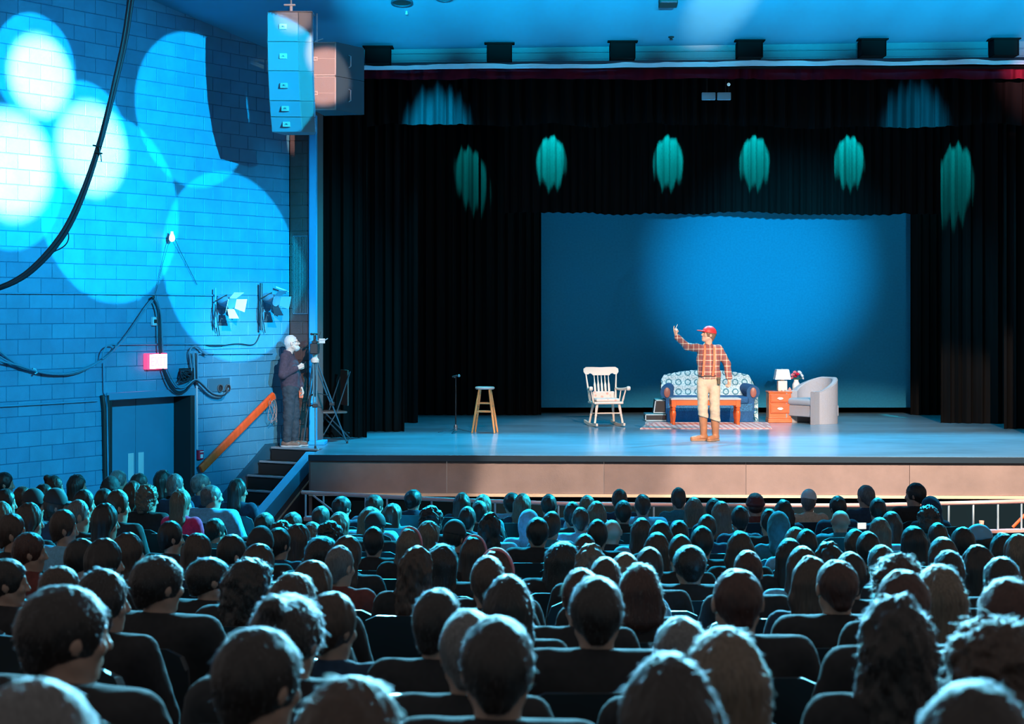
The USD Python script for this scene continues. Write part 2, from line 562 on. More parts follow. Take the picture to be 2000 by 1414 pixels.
# --- left wall of painted blocks
t_lo, t_hi, z_lo = 0.0, 11.2, -.2
door_t0, door_t1 = wt(376, 800)[0], wt(212, 800)[0]
door_z1 = 2.0
CEIL = lambda d, x=0: 7.19 + .18 * (28.3 - d) + .013 * x
wall = UsdGeom.Xform.Define(stage, '/World/wall_left').GetPrim()
tag(wall, 'tall left wall of blue-lit painted concrete blocks with double door', 'wall', kind='structure')
top = lambda t: CEIL(28.6 - .852 * t) + .05
from shapely.geometry import Polygon, Point, box as sbox
from shapely import affinity
prof = Polygon([(t_lo, z_lo), (t_hi, z_lo), (t_hi, top(t_hi)), (t_lo, top(t_lo))]).difference(sbox(door_t0, z_lo - 1, door_t1, door_z1))
m = extrude(prof, .36, -.372)
obj('mortar', onwall(m), mortar_m, wall)
BW, BH, J = .4, .2, .009
cells = []
for r in range(int((9.4 - z_lo) / BH) + 1):
    z0, z1 = z_lo + r * BH, z_lo + (r + 1) * BH
    for c in range(-1, int(t_hi / BW) + 2):
        a, b = c * BW + (r % 2) * BW / 2, (c + 1) * BW + (r % 2) * BW / 2
        a, b = max(a, t_lo), min(b, t_hi)
        if b - a < .06:
            continue
        q = sbox(a, z0, b, z1).intersection(prof)
        if q.is_empty or q.area < .006:
            continue
        if q.geom_type != 'Polygon':
            q = max(q.geoms, key=lambda g: g.area)
        cells.append((q, .5 * (a + b), .5 * (z0 + z1)))


def block_mesh(q):
    """The face of one block: a chamfered slab from the mortar's depth outwards."""
    q0 = q.buffer(-J / 2, join_style=2)
    q1 = q0.buffer(-.005, join_style=2)
    if q1.is_empty or q0.is_empty:
        return None
    c0, c1 = np.array(q0.exterior.coords)[:-1], np.array(q1.exterior.coords)[:-1]
    proud = random.uniform(-.0015, .0015)
    return onwall(hullpts(np.vstack([np.c_[c0[:, 0], np.full(len(c0), -.013), c0[:, 1]], np.c_[c0[:, 0], np.full(len(c0), -.005 + proud), c0[:, 1]], np.c_[c1[:, 0], np.full(len(c1), proud), c1[:, 1]]])))


def in_view(t, z):
    p = W(t, z); x, y = CX + F * p[0] / p[1], HOR - F * (p[2] - CAMZ) / p[1]
    return -10 < x and -10 < y < 960


seen = sorted([c for c in cells if in_view(c[1], c[2])], key=lambda c: W(c[1], c[2])[1] - 30 * (c[0].area > .07))
rest = [c for c in cells if not in_view(c[1], c[2])] + seen[300:]
for q, t, z in seen[:300]:
    bm = block_mesh(q)
    if bm is not None:
        obj('block', bm, block_m[random.randrange(3)], wall)
obj('block', cat(*[block_mesh(q) for q, _, _ in rest]), block_m[0], wall, kind='stuff')

# --- door in the wall, set back
door_m = mat('door_paint', (.045, .22, .345), .45, var=.06, scale=2)
frame_m = mat('door_frame_paint', (.05, .23, .36), .35)
jamb_m = mat('dark_jamb', (.012, .014, .017), .7)
dr = UsdGeom.Xform.Define(stage, '/World/door_1').GetPrim()
tag(dr, 'double door with two white push plates in the left block wall', 'door', kind='structure')
dm = (door_t0 + door_t1) / 2
rec = -.30
for a, b in ((door_t0 + .06, dm - .004), (dm + .004, door_t1 - .06)):
    lf = obj('door_leaf', onwall(cbox(a, b, rec - .045, rec, -.05, door_z1 - .06, .006)), door_m, dr)
    s = 1 if b < dm + .01 else -1
    e = dm - s * .045
    obj('push_plate', onwall(cbox(min(e, e - s * .115), max(e, e - s * .115), rec, rec + .006, .78, 1.16, .003)), mat('push_plate_metal', (.72, .76, .80), .3, metal=.3), lf, label='white push plate')
fr = cat(cbox(door_t0, door_t0 + .06, -.36, .02, -.05, door_z1), cbox(door_t1 - .06, door_t1, -.36, .02, -.05, door_z1))
obj('door_frame', onwall(cat(cbox(door_t0 - .05, door_t0 + .055, rec - .06, .022, -.06, door_z1 + .0), cbox(door_t1 - .055, door_t1 + .05, rec - .06, .022, -.06, door_z1))), jamb_m, dr)
obj('door_head', onwall(cbox(door_t0 - .05, door_t1 + .05, rec - .06, .03, door_z1 - .055, door_z1 + .05)), frame_m, dr)
obj('frame_edge', onwall(cat(cbox(door_t0 - .055, door_t0 - .02, .0, .032, -.06, door_z1 + .05), cbox(door_t1 + .02, door_t1 + .055, .0, .032, -.06, door_z1 + .05))), frame_m, dr)

# --- wall between the corner and the stage opening, brown blocks
PX0, PX1 = -3.13, -3.02                          # the stage opening's left post
bw = UsdGeom.Xform.Define(stage, '/World/wall_front').GetPrim()
tag(bw, 'narrow brown block wall beside the stage opening with tall louvred vent', 'wall', kind='structure')
A, B = np.array([-3.45, 28.6, 0]), np.array([-3.08, 28.45, 0])
bu = (B - A) / np.linalg.norm(B - A); bn = np.array([bu[1], -bu[0], 0])


def onfront(m):
    v = np.array(m.vertices)
    return trimesh.Trimesh(A + v[:, :1] * bu + v[:, 1:2] * bn + np.c_[np.zeros((len(v), 2)), v[:, 2]], np.array(m.faces)[:, ::-1], process=False)


LB = np.linalg.norm(B - A)
fm = box(0, LB, -.35, -.012, -.2, 7.2)
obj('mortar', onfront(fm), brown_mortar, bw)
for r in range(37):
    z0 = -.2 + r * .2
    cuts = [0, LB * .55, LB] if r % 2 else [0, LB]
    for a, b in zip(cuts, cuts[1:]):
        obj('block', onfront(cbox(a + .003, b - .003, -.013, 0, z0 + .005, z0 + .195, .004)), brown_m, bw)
# louvred vent on it
v0, v1 = 3.2 + (603 - 614) / F * 28.5, 3.2 + (603 - 460) / F * 28.5
vent = thing('wall_vent', 'tall narrow louvred vent with vertical slats beside the stage post', 'vent')
obj('vent_frame', onfront(cat(cbox(.06, .33, 0, .015, v1 - .02, v1), cbox(.06, .33, 0, .015, v0, v0 + .02), cbox(.06, .07, 0, .015, v0, v1), cbox(.32, .33, 0, .015, v0, v1))), mat('vent_paint', (.10, .17, .22), .5), vent)
obj('vent_back', onfront(box(.07, .32, 0, .003, v0 + .02, v1 - .02)), black_metal, vent)
vs_m = mat('vent_slat_paint', (.16, .17, .19), .4)
for k in range(9):
    x = .085 + k * .027
    obj('slat', onfront(cbox(x, x + .012, .003, .014, v0 + .02, v1 - .02, .003)), vs_m, vent)

# --- post of the stage opening, opening head, fascia and ceiling
ZTOP = CAMZ + (603 - 128) / F * 28.5
post = UsdGeom.Xform.Define(stage, '/World/trim_1').GetPrim()
tag(post, 'slim pale blue post at the left edge of the stage opening', 'post', kind='structure')
obj('post', cat(cbox(PX0, PX1, 28.4, 28.75, 1.1, 6.2, .012)), bluepaint_m, post)
obj('post_base', cbox(PX0 - .01, PX1 + .14, 28.35, 28.8, 1.1, 1.16, .01), bluepaint_m, post)
struct('wall_stage', cat(box(-3.9, PX1 - .02, 28.8, 29.1, -.2, 8), box(-3.9, 16, 28.75, 29.05, ZTOP + .02, 8.2)), black_m, label='dark back of the wall around the stage opening', cat='wall')
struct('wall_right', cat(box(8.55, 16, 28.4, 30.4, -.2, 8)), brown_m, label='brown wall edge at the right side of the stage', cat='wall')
# ceiling: sloping plane up to d = 28.25
YF = 28.25
struct('ceiling', solid_sheet(lambda x, d: np.stack([x, d, CEIL(d, x)], -1), np.linspace(-12, 16, 3), np.array([13.0, 20, YF]), np.array([0, 0, .15])), ceil_m, label='smooth sloping plaster ceiling lit blue', cat='ceiling')
zf1, zf0 = CEIL(YF) + .02, CAMZ + (603 - 121) / F * YF
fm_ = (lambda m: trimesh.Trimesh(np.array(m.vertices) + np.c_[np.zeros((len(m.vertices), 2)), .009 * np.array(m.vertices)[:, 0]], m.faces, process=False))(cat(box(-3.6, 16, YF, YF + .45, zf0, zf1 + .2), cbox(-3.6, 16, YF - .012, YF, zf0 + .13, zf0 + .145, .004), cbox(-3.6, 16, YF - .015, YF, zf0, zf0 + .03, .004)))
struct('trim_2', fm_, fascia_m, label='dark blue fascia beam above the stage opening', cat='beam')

# pale crumpled strip of fabric over the opening
rng = np.random.default_rng(3)
xs = np.arange(-3.02, 16, .05)
nz = meshkit.fbm(np.c_[xs * 1.7, xs * 0, xs * 0], 4, 5) - .5
nz2 = meshkit.fbm(np.c_[xs * 3.1, xs * 0 + 4, xs * 0], 4, 9) - .5
zc = CAMZ + (603 - 127) / F * 28.2


def strip(i, v):
    j = i.astype(int)
    return np.stack([xs[j], 28.22 + .10 * np.cos(v * 3.0) * .5 + .05 * nz2[j] * (1 + v), zc + .045 * (v - .5) * 1.2 + .05 * nz[j] * (v + .4) + .009 * (xs[j] - 2)], -1)


obj('fabric_valance', solid_sheet(strip, np.arange(len(xs)).astype(float), np.linspace(0, 1, 6), .004), mat('pale_fabric', (.60, .82, .92), .5), label='crumpled pale strip of fabric edging the stage opening top', cat='fabric', smooth=True)

# six square light boxes under the fascia
bx_m = mat('box_black', (.003, .004, .0045), .9, spec=.1)
for i, (x0, x1, y0, y1) in enumerate([(713, 762, 87, 124), (951, 1000, 80, 118), (1192, 1241, 76, 115), (1441, 1490, 73, 114), (1682, 1731, 70, 112), (1941, 1990, 69, 111)]):
    c = at((x0 + x1) / 2, (y0 + y1) / 2 + 2, 27.94)
    names = ['leftmost, near the hanging speakers', 'second from the left', 'third from the left', 'third from the right', 'second from the right', 'rightmost']
    t = thing('light_box', 'square black light box under the ceiling edge, ' + names[i], 'light box', (c[0], c[1], c[2]), 0, 'light boxes along the ceiling edge')
    hw, hh = .19, .125
    obj('box_shell', cat(cbox(-hw, hw, -.02, .29, -hh, -hh + .015, .004), cbox(-hw, hw, -.02, .29, hh - .015, hh, .004), cbox(-hw, -hw + .015, -.02, .29, -hh, hh, .004), cbox(hw - .015, hw, -.02, .29, -hh, hh, .004), box(-hw, hw, .27, .29, -hh, hh)), bx_m, t)
    obj('lens_plate', cbox(-hw + .015, hw - .015, .0, .02, -hh + .015, hh - .015, .003), bx_m, t)
    obj('flange', cbox(-hw - .04, hw + .04, .0, .29, hh, hh + .02, .004), bx_m, t)

# recessed downlights and small ceiling fittings
def ceil_pt(px, py):
    d = (7.19 + .18 * 28.3 - CAMZ) / ((603 - py) / F + .18 - .013 * (px - CX) / F)
    return at(px, py, d)


tilt = rot([1, 0, 0], -math.degrees(math.atan(.18)))
for (px, py, r, lab) in ((785, 3, .155, 'round recessed ceiling downlight, left of the two'), (868, -6, .13, 'round recessed ceiling downlight, right of the two')):
    c = ceil_pt(px, py)
    t = thing('ceiling_downlight', lab, 'downlight', c, 0, 'downlights in the ceiling')
    ring = lathe([(r * .86, -.03), (r * 1.0, -.03), (r * 1.0, .01), (r * .86, .01), (r * .86, -.03)], 32)
    obj('trim_ring', xf(ring, M=tilt), fascia_m, t, smooth=40)
    obj('can', xf(lathe([(0, -.012), (r * .86, -.012), (r * .86, .0), (0, .0)], 32), M=tilt), jamb_m, t, smooth=40)
c = ceil_pt(1311, 72)
obj('ceiling_sprinkler', xf(lathe([(0, -.05), (.03, -.045), (.012, -.03), (.045, -.008), (.045, 0), (0, 0)], 16), M=tilt, loc=c), jamb_m, label='tiny dark sprinkler head on the ceiling above the stage', cat='sprinkler', smooth=30)
c = ceil_pt(794, 22)
obj('ceiling_hook', xf(lathe([(0, -.05), (.018, -.045), (.01, 0), (0, 0)], 12), M=tilt, loc=c), white_m, label='tiny white fitting hanging just below the left downlight', cat='fitting', smooth=30)
c = ceil_pt(1305, -2)
t = thing('ceiling_box', 'small dark square fitting with a red edge at the ceiling', 'fitting', c)
obj('housing', xf(cbox(-.13, .13, -.12, .1, -.10, .02), M=tilt), jamb_m, t)
obj('red_edge', xf(cbox(-.11, .11, -.135, -.12, -.098, -.08, .003), M=tilt), mat('dull_red', (.35, .03, .05), .5), t, label='dull red edge strip')

# --- stage
SX0 = -2.93                                         # where the apron's front begins; left of it are the steps
yf = lambda x: np.interp(x, [SX0, 7.3, 14], [26.53, 26.08, 25.8])   # the apron's front edge
SZ = 1.1
xs2 = np.linspace(SX0, 13, 20)
apron = Polygon(list(zip(xs2, yf(xs2))) + [(13, 40), (-5.5, 40), (-5.5, 29.1), (-3.45, 28.7), (-3.70, 28.19), (-2.83, 27.64)])
m = trimesh.creation.extrude_polygon(apron, .07, engine='earcut'); m.apply_translation([0, 0, SZ - .07])
stg = UsdGeom.Xform.Define(stage, '/World/stage').GetPrim()
tag(stg, 'raised stage with glossy blue-lit floor and panelled front', 'stage', kind='structure')
obj('stage_floor', m, stage_m, stg)
def front_strip(o, z0, z1, th, xa=SX0, xb=13):
    x = np.linspace(xa, xb, 24)
    return solid_sheet(lambda u, v: np.stack([u, yf(u) - o, v], -1), x, np.array([z0, z1]), np.array([0, th, 0]))
obj('nosing', front_strip(.02, SZ - .085, SZ - .004, .06), edge_m, stg)
zt = CAMZ + (603 - 963) / F * 26.5
joints = [SX0 + .02] + [float(at(p, 900, 26.35)[0]) for p in (872, 1180, 1456, 1772, 2080, 2390)]
for i, (a, b) in enumerate(zip(joints, joints[1:])):
    obj('skirt_panel', front_strip(-.04, zt, SZ - .07, .03, a + .003, b - .003), skirt_m[i % 3], stg)
obj('skirt_trim', front_strip(-.01, zt - .045, zt - .003, .05), gold_m, stg, label='pale wooden trim rail')
obj('base_panel', front_strip(-.12, -.26, zt - .045, .05), mat('base_black', (.003, .012, .018), .9, spec=.1), stg)
obj('side_panel', cat(hullpts([W_ for x in (SX0, SX0 + .04) for W_ in ((x, 26.6, -.1), (x + .1, 27.7, -.1), (x, 26.6, SZ - .07), (x + .1, 27.7, SZ - .07))])), skirt_m[2], stg)

# --- steps up to the stage along the left wall
RISE, RUN, SWID = .19, .28, 1.02
t0 = .6
steps = thing('stage_steps', 'dark wooden steps with bright nosings up to the stage', 'steps')
steps.SetCustomDataByKey('kind', 'structure')
wood_dark = mat('dark_step_wood', (.012, .009, .008), .4, var=.3)
nose_m = mat('step_nosing', (.40, .42, .44), .3, metal=.5)
for k in range(0, 6):
    z = SZ - RISE * k
    ta, tb = t0 + RUN * (k - 1), t0 + RUN * k
    if k:
        obj('tread', onwall(cbox(ta - .01, tb, .12, SWID, z - .04, z, .005)), wood_dark, steps)
    obj('step_nosing', onwall(cbox(tb - .035, tb + .012, .12, SWID, z - .028, z + .004, .006)), nose_m, steps, label='bright step nosing')
    obj('riser', onwall(box(tb - .03, tb - .01, .12, SWID, z - RISE, z - .028)), mat('riser_black', (.012, .011, .011), .6) if k == 0 else UsdShade.Material.Get(stage, '/World/Looks/riser_black'), steps)


def stringer(v0, v1, drop_top, drop_bot, ext=0.0):
    pts = []
    for v in (v0, v1):
        for (t, z) in ((t0 - .28, SZ + drop_top), (t0 + .0, SZ + drop_top), (t0 + RUN * 6, SZ - RISE * 6 + drop_top), (t0 + RUN * 6, SZ - RISE * 6 + drop_bot), (t0 - .28, SZ + drop_bot - .1)):
            pts.append((t, v, z))
    return onwall(hullpts(pts))


obj('wall_stringer', stringer(.0, .06, .04, -.25), mat('stringer_paint', (.015, .08, .13), .4), steps)
obj('stringer', onwall(hullpts([(t, v, z) for v in (SWID, SWID + .17) for (t, z) in ((t0 + .22, SZ - .02), (t0 + .30, SZ - .02), (t0 + RUN * 6, SZ - RISE * 5 + .03), (t0 + RUN * 6, SZ - RISE * 6 - .05), (t0 + .22, SZ - .14))])), mat('stringer_gloss', (.06, .42, .62), .3), steps)
obj('side_board', onwall(hullpts([(t, v, z) for v in (SWID + .02, SWID + .15) for (t, z) in ((t0 + .1, SZ - .14), (t0 + .30, SZ - .12), (t0 + RUN * 6, SZ - RISE * 6 + .15), (t0 + RUN * 6, -.06), (t0 + .1, -.06))])), mat('side_board_paint', (.10, .095, .10), .6), steps)
obj('side_trim', onwall(hullpts([(t, v, z) for v in (SWID + .15, SWID + .165) for (t, z) in ((t0 + .30, SZ - .36), (t0 + .30, SZ - .335), (t0 + RUN * 4.2, SZ - RISE * 4.2 - .145), (t0 + RUN * 4.2, SZ - RISE * 4.2 - .17))])), gold_m, steps)

# wooden handrail on the wall
h0, h1 = wpx(535, 772, .09), wpx(392, 917, .09)
rail_m = mat('orange_wood', (.90, .10, .02), .35, var=.15, scale=3, stretch=(6, 6, 1))
hr = thing('wall_handrail', 'slanting orange wooden handrail on the wall beside the steps', 'handrail')
d = h1 - h0; L = np.linalg.norm(d); d /= L
s_ = WV; n_ = np.cross(d, s_)
def rail_shape(w, hgt):
    a = np.linspace(0, 2 * np.pi, 16, endpoint=False)
    ring = [np.sign(math.cos(q)) * abs(math.cos(q)) ** .6 * w * s_ + np.sign(math.sin(q)) * abs(math.sin(q)) ** .6 * hgt * n_ for q in a]
    return hullpts([h0 + d * e + r * k for e, k in ((0, .8), (.01, 1), (L - .01, 1), (L, .8)) for r in ring])
obj('rail', rail_shape(.03, .062), rail_m, hr)
for f_ in (.12, .5, .9):
    p = h0 + d * L * f_
    obj('bracket', cat(tube([p - n_ * .0 , p - WV * .05 + np.array([0, 0, -.08]), p - WV * .09 + np.array([0, 0, -.08])], .008, 8), ), black_metal, hr)
knot = []
rng = np.random.default_rng(5)
pts = [wpx(527, 778, .13)]
for k in range(14):
    pts.append(wpx(530 + rng.uniform(-9, 9), 795 + rng.uniform(-14, 32), .12 + rng.uniform(0, .03)))
obj('cord_tangle', tube(pts, .004, 6, 5), mat('pinkish_cord', (.45, .25, .22), .6), label='tangled pale cord hanging from the handrail top', cat='cord', smooth=True)

# --- pit rail: pale round rail on slim posts over a low wall with a pale cap
pr = thing('pit_rail', 'long curved pale pink rail on slim posts in front of the stage', 'railing')
rail_pale = mat('pale_rail', (.85, .48, .45), .35)
zr = CAMZ - (986 - 603) / F * 20.87
pxs = np.array([590, 620, 740, 887, 1000, 1100, 1200, 1298, 1400, 1500, 1621, 1736, 1831, 1900, 2000, 2120])
rp = np.array([[(p - CX) / F * RAIL_D(p), RAIL_D(p), zr] for p in pxs])
obj('top_rail', tube(rp, .024, 12, 6), rail_pale, pr, smooth=True)
zcap = CAMZ - (1034 - 603) / F * 21.2
def capline(p, dz=0, off=0):
    return np.array([(p - CX) / F * RAIL_D(p), RAIL_D(p) + off, zcap + dz])
postpx = [597, 632, 668, 714, 756, 843] + [891 + 96 * k for k in range(0)] + list(range(905, 1850, 62)) + [1853, 1901, 1949, 1995]
post_m = mat('rail_post_paint', (.45, .62, .72), .35)
for p in postpx:
    a = np.array([(p - CX) / F * RAIL_D(p), RAIL_D(p), zr])
    b = a.copy(); b[2] = zcap
    obj('post', tube([a, b], .012, 10), post_m, pr, smooth=40)
pw = thing('pit_wall', 'low dark blue wall with a pale pink cap carrying the rail', 'low wall')
pw.SetCustomDataByKey('kind', 'structure')
us = np.linspace(620, 2160, 40)
obj('wall_body', solid_sheet(lambda u, v: np.stack([(u - CX) / F * RAIL_D(u), RAIL_D(u) - .03, v], -1), us, np.array([-.26, zcap - .03]), np.array([0, .06, 0])), pit_m, pw)
obj('wall_cap', solid_sheet(lambda u, v: np.stack([(u - CX) / F * RAIL_D(u), RAIL_D(u) - .07 + v, zcap - .03 + 0 * v], -1), us, np.array([0, .14]), np.array([0, 0, .03])), rail_pale, pw)
# slanting hand bar at the rail's left end, and the stub of wall cap there
obj('stair_bar', tube([at(612, 968, 22.2), at(655, 1002, 21.9), at(664, 1012, 21.85)], .013, 8), mat('stair_bar_paint', (.62, .50, .52), .35), label='slanting pale hand bar under the left end of the pit rail', cat='handrail', smooth=True)
obj('post_foot', cbox(*np.ravel([(at(594, 1013, 22.3)[0], at(622, 1013, 22.3)[0]), (22.22, 22.36), (at(594, 1017, 22.3)[2], at(594, 1008, 22.3)[2])]), .01), mat('foot_red_white', (.75, .45, .45), .5), label='small pale red block at the foot of the leftmost rail post', cat='block')
c = at(1917, 1022, 21.25)
obj('paper_cup', xf(lathe([(0, 0), (.022, 0), (.030, .095), (.026, .095), (.02, .01), (0, .01)], 16), loc=(c[0], c[1] - .0, zcap)), mat('cup_paper', (.85, .50, .38), .5), label='small pale orange cup standing on the pit wall cap', cat='cup', smooth=30)
obj('orange_bar', tube([at(1978, 1030, 22.6), at(2012, 995, 22.6), at(2060, 950, 22.6)], .02, 10), rail_m, label='slanting orange wooden bar behind the right end of the pit rail', cat='handrail', smooth=40)
obj('rail_floor_strut', tube([at(664, 1012, 21.85), [at(664, 1012, 21.85)[0], 21.85, -.06]], .012, 8), post_m, label='short post under the slanting hand bar', cat='post', smooth=40)

# --- stage curtains
def curtain(x0, x1, d, z0, z1, depth=.05, pitch=.16, seed=0, wavy=0.0, slope=0.0):
    n = int((x1 - x0) / .02) + 2
    u = np.linspace(x0, x1, n)
    ph = meshkit.fbm(np.c_[u * .9, u * 0 + seed, u * 0], 3, seed) * 14 + u / pitch * 2 * np.pi
    fold = np.sin(ph) + .35 * np.sin(2.3 * ph + seed)
    bot = z0 + wavy * (meshkit.fbm(np.c_[u * 1.5, u * 0, u * 0 + seed], 3, seed + 3) - .5) + .012 * np.sin(ph) * (wavy > 0)
    vs = np.linspace(0, 1, 9)

    def fn(i, v):
        j = np.rint(i).astype(int)
        return np.stack([u[j], d + slope * (u[j] - x0) + depth * fold[j] * (1 - .45 * v), bot[j] + (z1 - bot[j]) * v], -1)
    return solid_sheet(fn, np.arange(n).astype(float), vs, np.array([0, .006, 0]))


X = lambda px, d: (px - CX) / F * d
ZT = 9.2
for (d_, pxa, pxb, lab, sl) in (
        (30.0, 470, 717, 'black curtain leg at the left side of the stage, nearest the opening', 0),
        (31.5, 560, 790, 'black curtain leg at stage left edge, second from the opening', 0),
        (33.9, 640, 816, 'black curtain leg at stage left edge, third from the opening', 0),
        (36.4, 660, 1057, 'wide black curtain leg beside the left edge of the backdrop', 0),
        (36.4, 1779, 2150, 'wide black curtain leg beside the right edge of the backdrop', 0),
        (33.9, 1836, 2150, 'black curtain leg at the right side of the stage, middle', -.28),
        (32.2, 1960, 2200, 'black curtain leg at the far right of the stage, nearest', 0)):
    obj('stage_curtain', curtain(X(pxa, d_), X(pxb, d_), d_, SZ + .005, ZT, .06, .2, seed=int(d_ * 7 + pxa), slope=sl), black_m, smooth=50, label=lab, cat='curtain', group='black stage legs')
red_m = mat('red_velvet', (.16, .007, .028), .8, var=.25, spec=.2)
z155 = CAMZ + (603 - 155) / F * 29.2
obj('red_valance', curtain(-2.9, 14, 29.2, z155, ZT, .05, .55, seed=11, wavy=.05), red_m, smooth=50, label='short dark red valance curtain along the opening top', cat='curtain')
obj('border_curtain', curtain(-3.5, 13, 30.3, CAMZ + (603 - 246) / F * 30.3, ZT, .07, .22, seed=21, wavy=.16), black_m, smooth=50, label='black border curtain high above the stage, nearer one', cat='curtain', group='black stage borders')
obj('border_curtain', curtain(-.14, 13, 34.6, CAMZ + (603 - 417) / F * 34.6, ZT, .035, .16, seed=33, wavy=.10), black_m, smooth=50, label='black border curtain above the blue backdrop with lit teal patches', cat='curtain', group='black stage borders')
cyc_m = mat('backdrop_cloth', (.03, .26, .42), .9, var=.08, scale=25, spec=.1)
obj('backdrop', solid_sheet(lambda x, z: np.stack([x, 37.0 + 0 * x, z], -1), np.linspace(-2, 12, 8), np.array([CAMZ - (796 - 603) / F * 37, ZT]), np.array([0, .01, 0])), cyc_m, label='blue lit cloth backdrop at the back of the stage', cat='backdrop')
struct('wall_back', box(-6, 14, 39, 39.3, 1.0, 9.5), black_m, label='black back wall of the stage', cat='wall')
struct('wall_side', cat(box(-6.2, -6, 29, 39.3, 1.0, 9.5), box(13, 13.2, 29, 39.3, 1.0, 9.5)), black_m, label='black side walls of the stage house', cat='wall')
struct('ceiling', box(-6, 13.2, 28.75, 39.3, 9.3, 9.5), black_m, label='black ceiling of the stage house', cat='ceiling')

# hanging strip light under the valance
c = at(1399, 188, 29.7)
t = thing('strip_light', 'small white twin-panel light hanging in the dark above the stage', 'light fixture', c)
pm = mat('panel_white', (.35, .70, .85), .4)
for s in (-1, 1):
    obj('panel', cbox(min(s * .015, s * .235), max(s * .015, s * .235), -.03, .03, -.062, .062, .008), pm, t)
obj('hanger', cat(tube([(-.15, 0, .06), (-.15, 0, 1.6)], .006, 8), tube([(.15, 0, .06), (.15, 0, 1.6)], .006, 8)), black_metal, t)
obj('pilot_lamp', xf(trimesh.creation.icosphere(2, .028), loc=(.2, 0, .19)), mat('pilot_glow', (.5, .8, .9), .4, emit=((.4, .8, 1), .4)), t, smooth=True)
obj('pilot_stem', tube([(.2, 0, .06), (.2, 0, .19)], .006, 8), black_metal, t)
# ------------------------------------------------------------------ hanging loudspeakers
grille_m = mat('grille_grey', (.15, .24, .33), .32, bump=.15, bscale=400, spec=.7)
cab_m = mat('cabinet_grey', (.20, .21, .23), .4)
badge_m = mat('badge_white', (.85, .85, .85), .4)
ink_m = mat('badge_ink', (.03, .03, .03), .5)
sub_m = mat('sub_grille', (.26, .20, .185), .5, bump=.3, bscale=300)
sub_side = mat('sub_cabinet', (.05, .09, .11), .5)


def text_on(txt, h, M, depth=.002, bold=True):
    m = meshkit.text_mesh(txt, h, depth, bold)
    m.apply_translation([-m.bounds[:, 0].mean(), -m.bounds[:, 1].mean(), 0])
    m.apply_transform(M)
    return m


# line array: each cabinet a V-shaped front of two grille panels meeting at a slot; its front looks to -y, turned to the left
top_, bot_ = at(566, 24, 25.2), at(566, 252, 25.2)
H = top_[2] - bot_[2]
arr = thing('line_array', 'tall hanging column of grey loudspeaker cabinets lit blue, beside the left wall', 'loudspeaker', (top_[0], 25.2, top_[2]), 0)
hs = [58, 56, 56, 30, 28]
hs = np.array(hs) / sum(hs) * H
z = 0.0
P_ = lambda px: (px - 566) / F * 25.2
YO = np.cumsum([0, 0.0, .06, .15, .13, .15])
base_hull = hullpts


def shear_to(a, b, ya, yb):
    return lambda pts: base_hull([(x, y + ya + (yb - ya) * (zz - a) / (b - a), zz) for x, y, zz in pts])


for k, h in enumerate(hs):
    a, b = -z, -(z + h) + .004
    hullpts = shear_to(a, b, YO[k], YO[k + 1])
    ym = (YO[k] + YO[k + 1]) / 2
    cabm = hullpts([(x, y, zz) for zz in (a, b) for x, y in ((P_(522), -.02), (P_(590), .08), (P_(598), .10), (P_(611), .02), (P_(600), .42), (P_(540), .42))])
    c = obj('cabinet', cabm, cab_m, arr)
    gl = hullpts([(x, y, zz) for zz in (a - .004, b + .004) for x, y in ((P_(523.5), -.035), (P_(582), -.012), (P_(582), .06), (P_(523.5), .0))])
    obj('grille', gl, grille_m, c)
    g2 = hullpts([(x, y, zz) for zz in (a - .004, b + .004) for x, y in ((P_(598.5), .085), (P_(611), .0), (P_(611.5), .03), (P_(600), .11))])
    obj('grille', g2, grille_m, c)
    g3 = hullpts([(x, y, zz) for zz in (a - .004, b + .004) for x, y in ((P_(582), -.01), (P_(589.5), .07), (P_(589.5), .09), (P_(582), .06))])
    obj('side_flare', g3, cab_m, c)
    obj('horn_slot', hullpts([(x, y, zz) for zz in (a - .006, b + .006) for x, y in ((P_(589.5), .078), (P_(598.5), .088), (P_(598.5), .12), (P_(589.5), .12))]), black_plastic, c)
    for q in range(int(h / .055)):
        zz = a - .03 - q * .055
        yq = YO[k] + (YO[k + 1] - YO[k]) * (zz - a) / (b - a)
        obj('slot_fin', cbox(P_(590.5), P_(597.5), .070 + yq, .082 + yq, zz - .006, zz + .006, .002), grille_m, c)
    zb = (a + b) / 2
    bd = obj('badge', cbox(P_(546), P_(560.5), -.047 + ym - (.03 if k > 1 else 0), -.02 + ym + .02, zb - .035, zb + .035, .003), badge_m if k < 2 else mat('badge_grey', (.35, .36, .38), .5) if k == 2 else UsdShade.Material.Get(stage, '/World/Looks/badge_grey'), c)
    M = trans([P_(553.2), -.048 + ym - (.03 if k > 1 else 0), zb]) @ rot([1, 0, 0], 90)
    obj('badge_lettering', text_on('JBL', .022, M, .002), ink_m, bd)
    z += h
hullpts = base_hull
obj('top_frame', cbox(P_(524), P_(610), 0, .36, .0, .02, .005), cab_m, arr)
cz = CEIL(25.3) - top_[2]
obj('hanger', cat(tube([(0, .15, .02), (0, .15, .12)], .022, 10), cbox(-.10, .06, .12, .18, .11, .135, .005), tube([(0, .15, .13), (.0, .15, cz)], .012, 8)), white_m, arr, smooth=40)

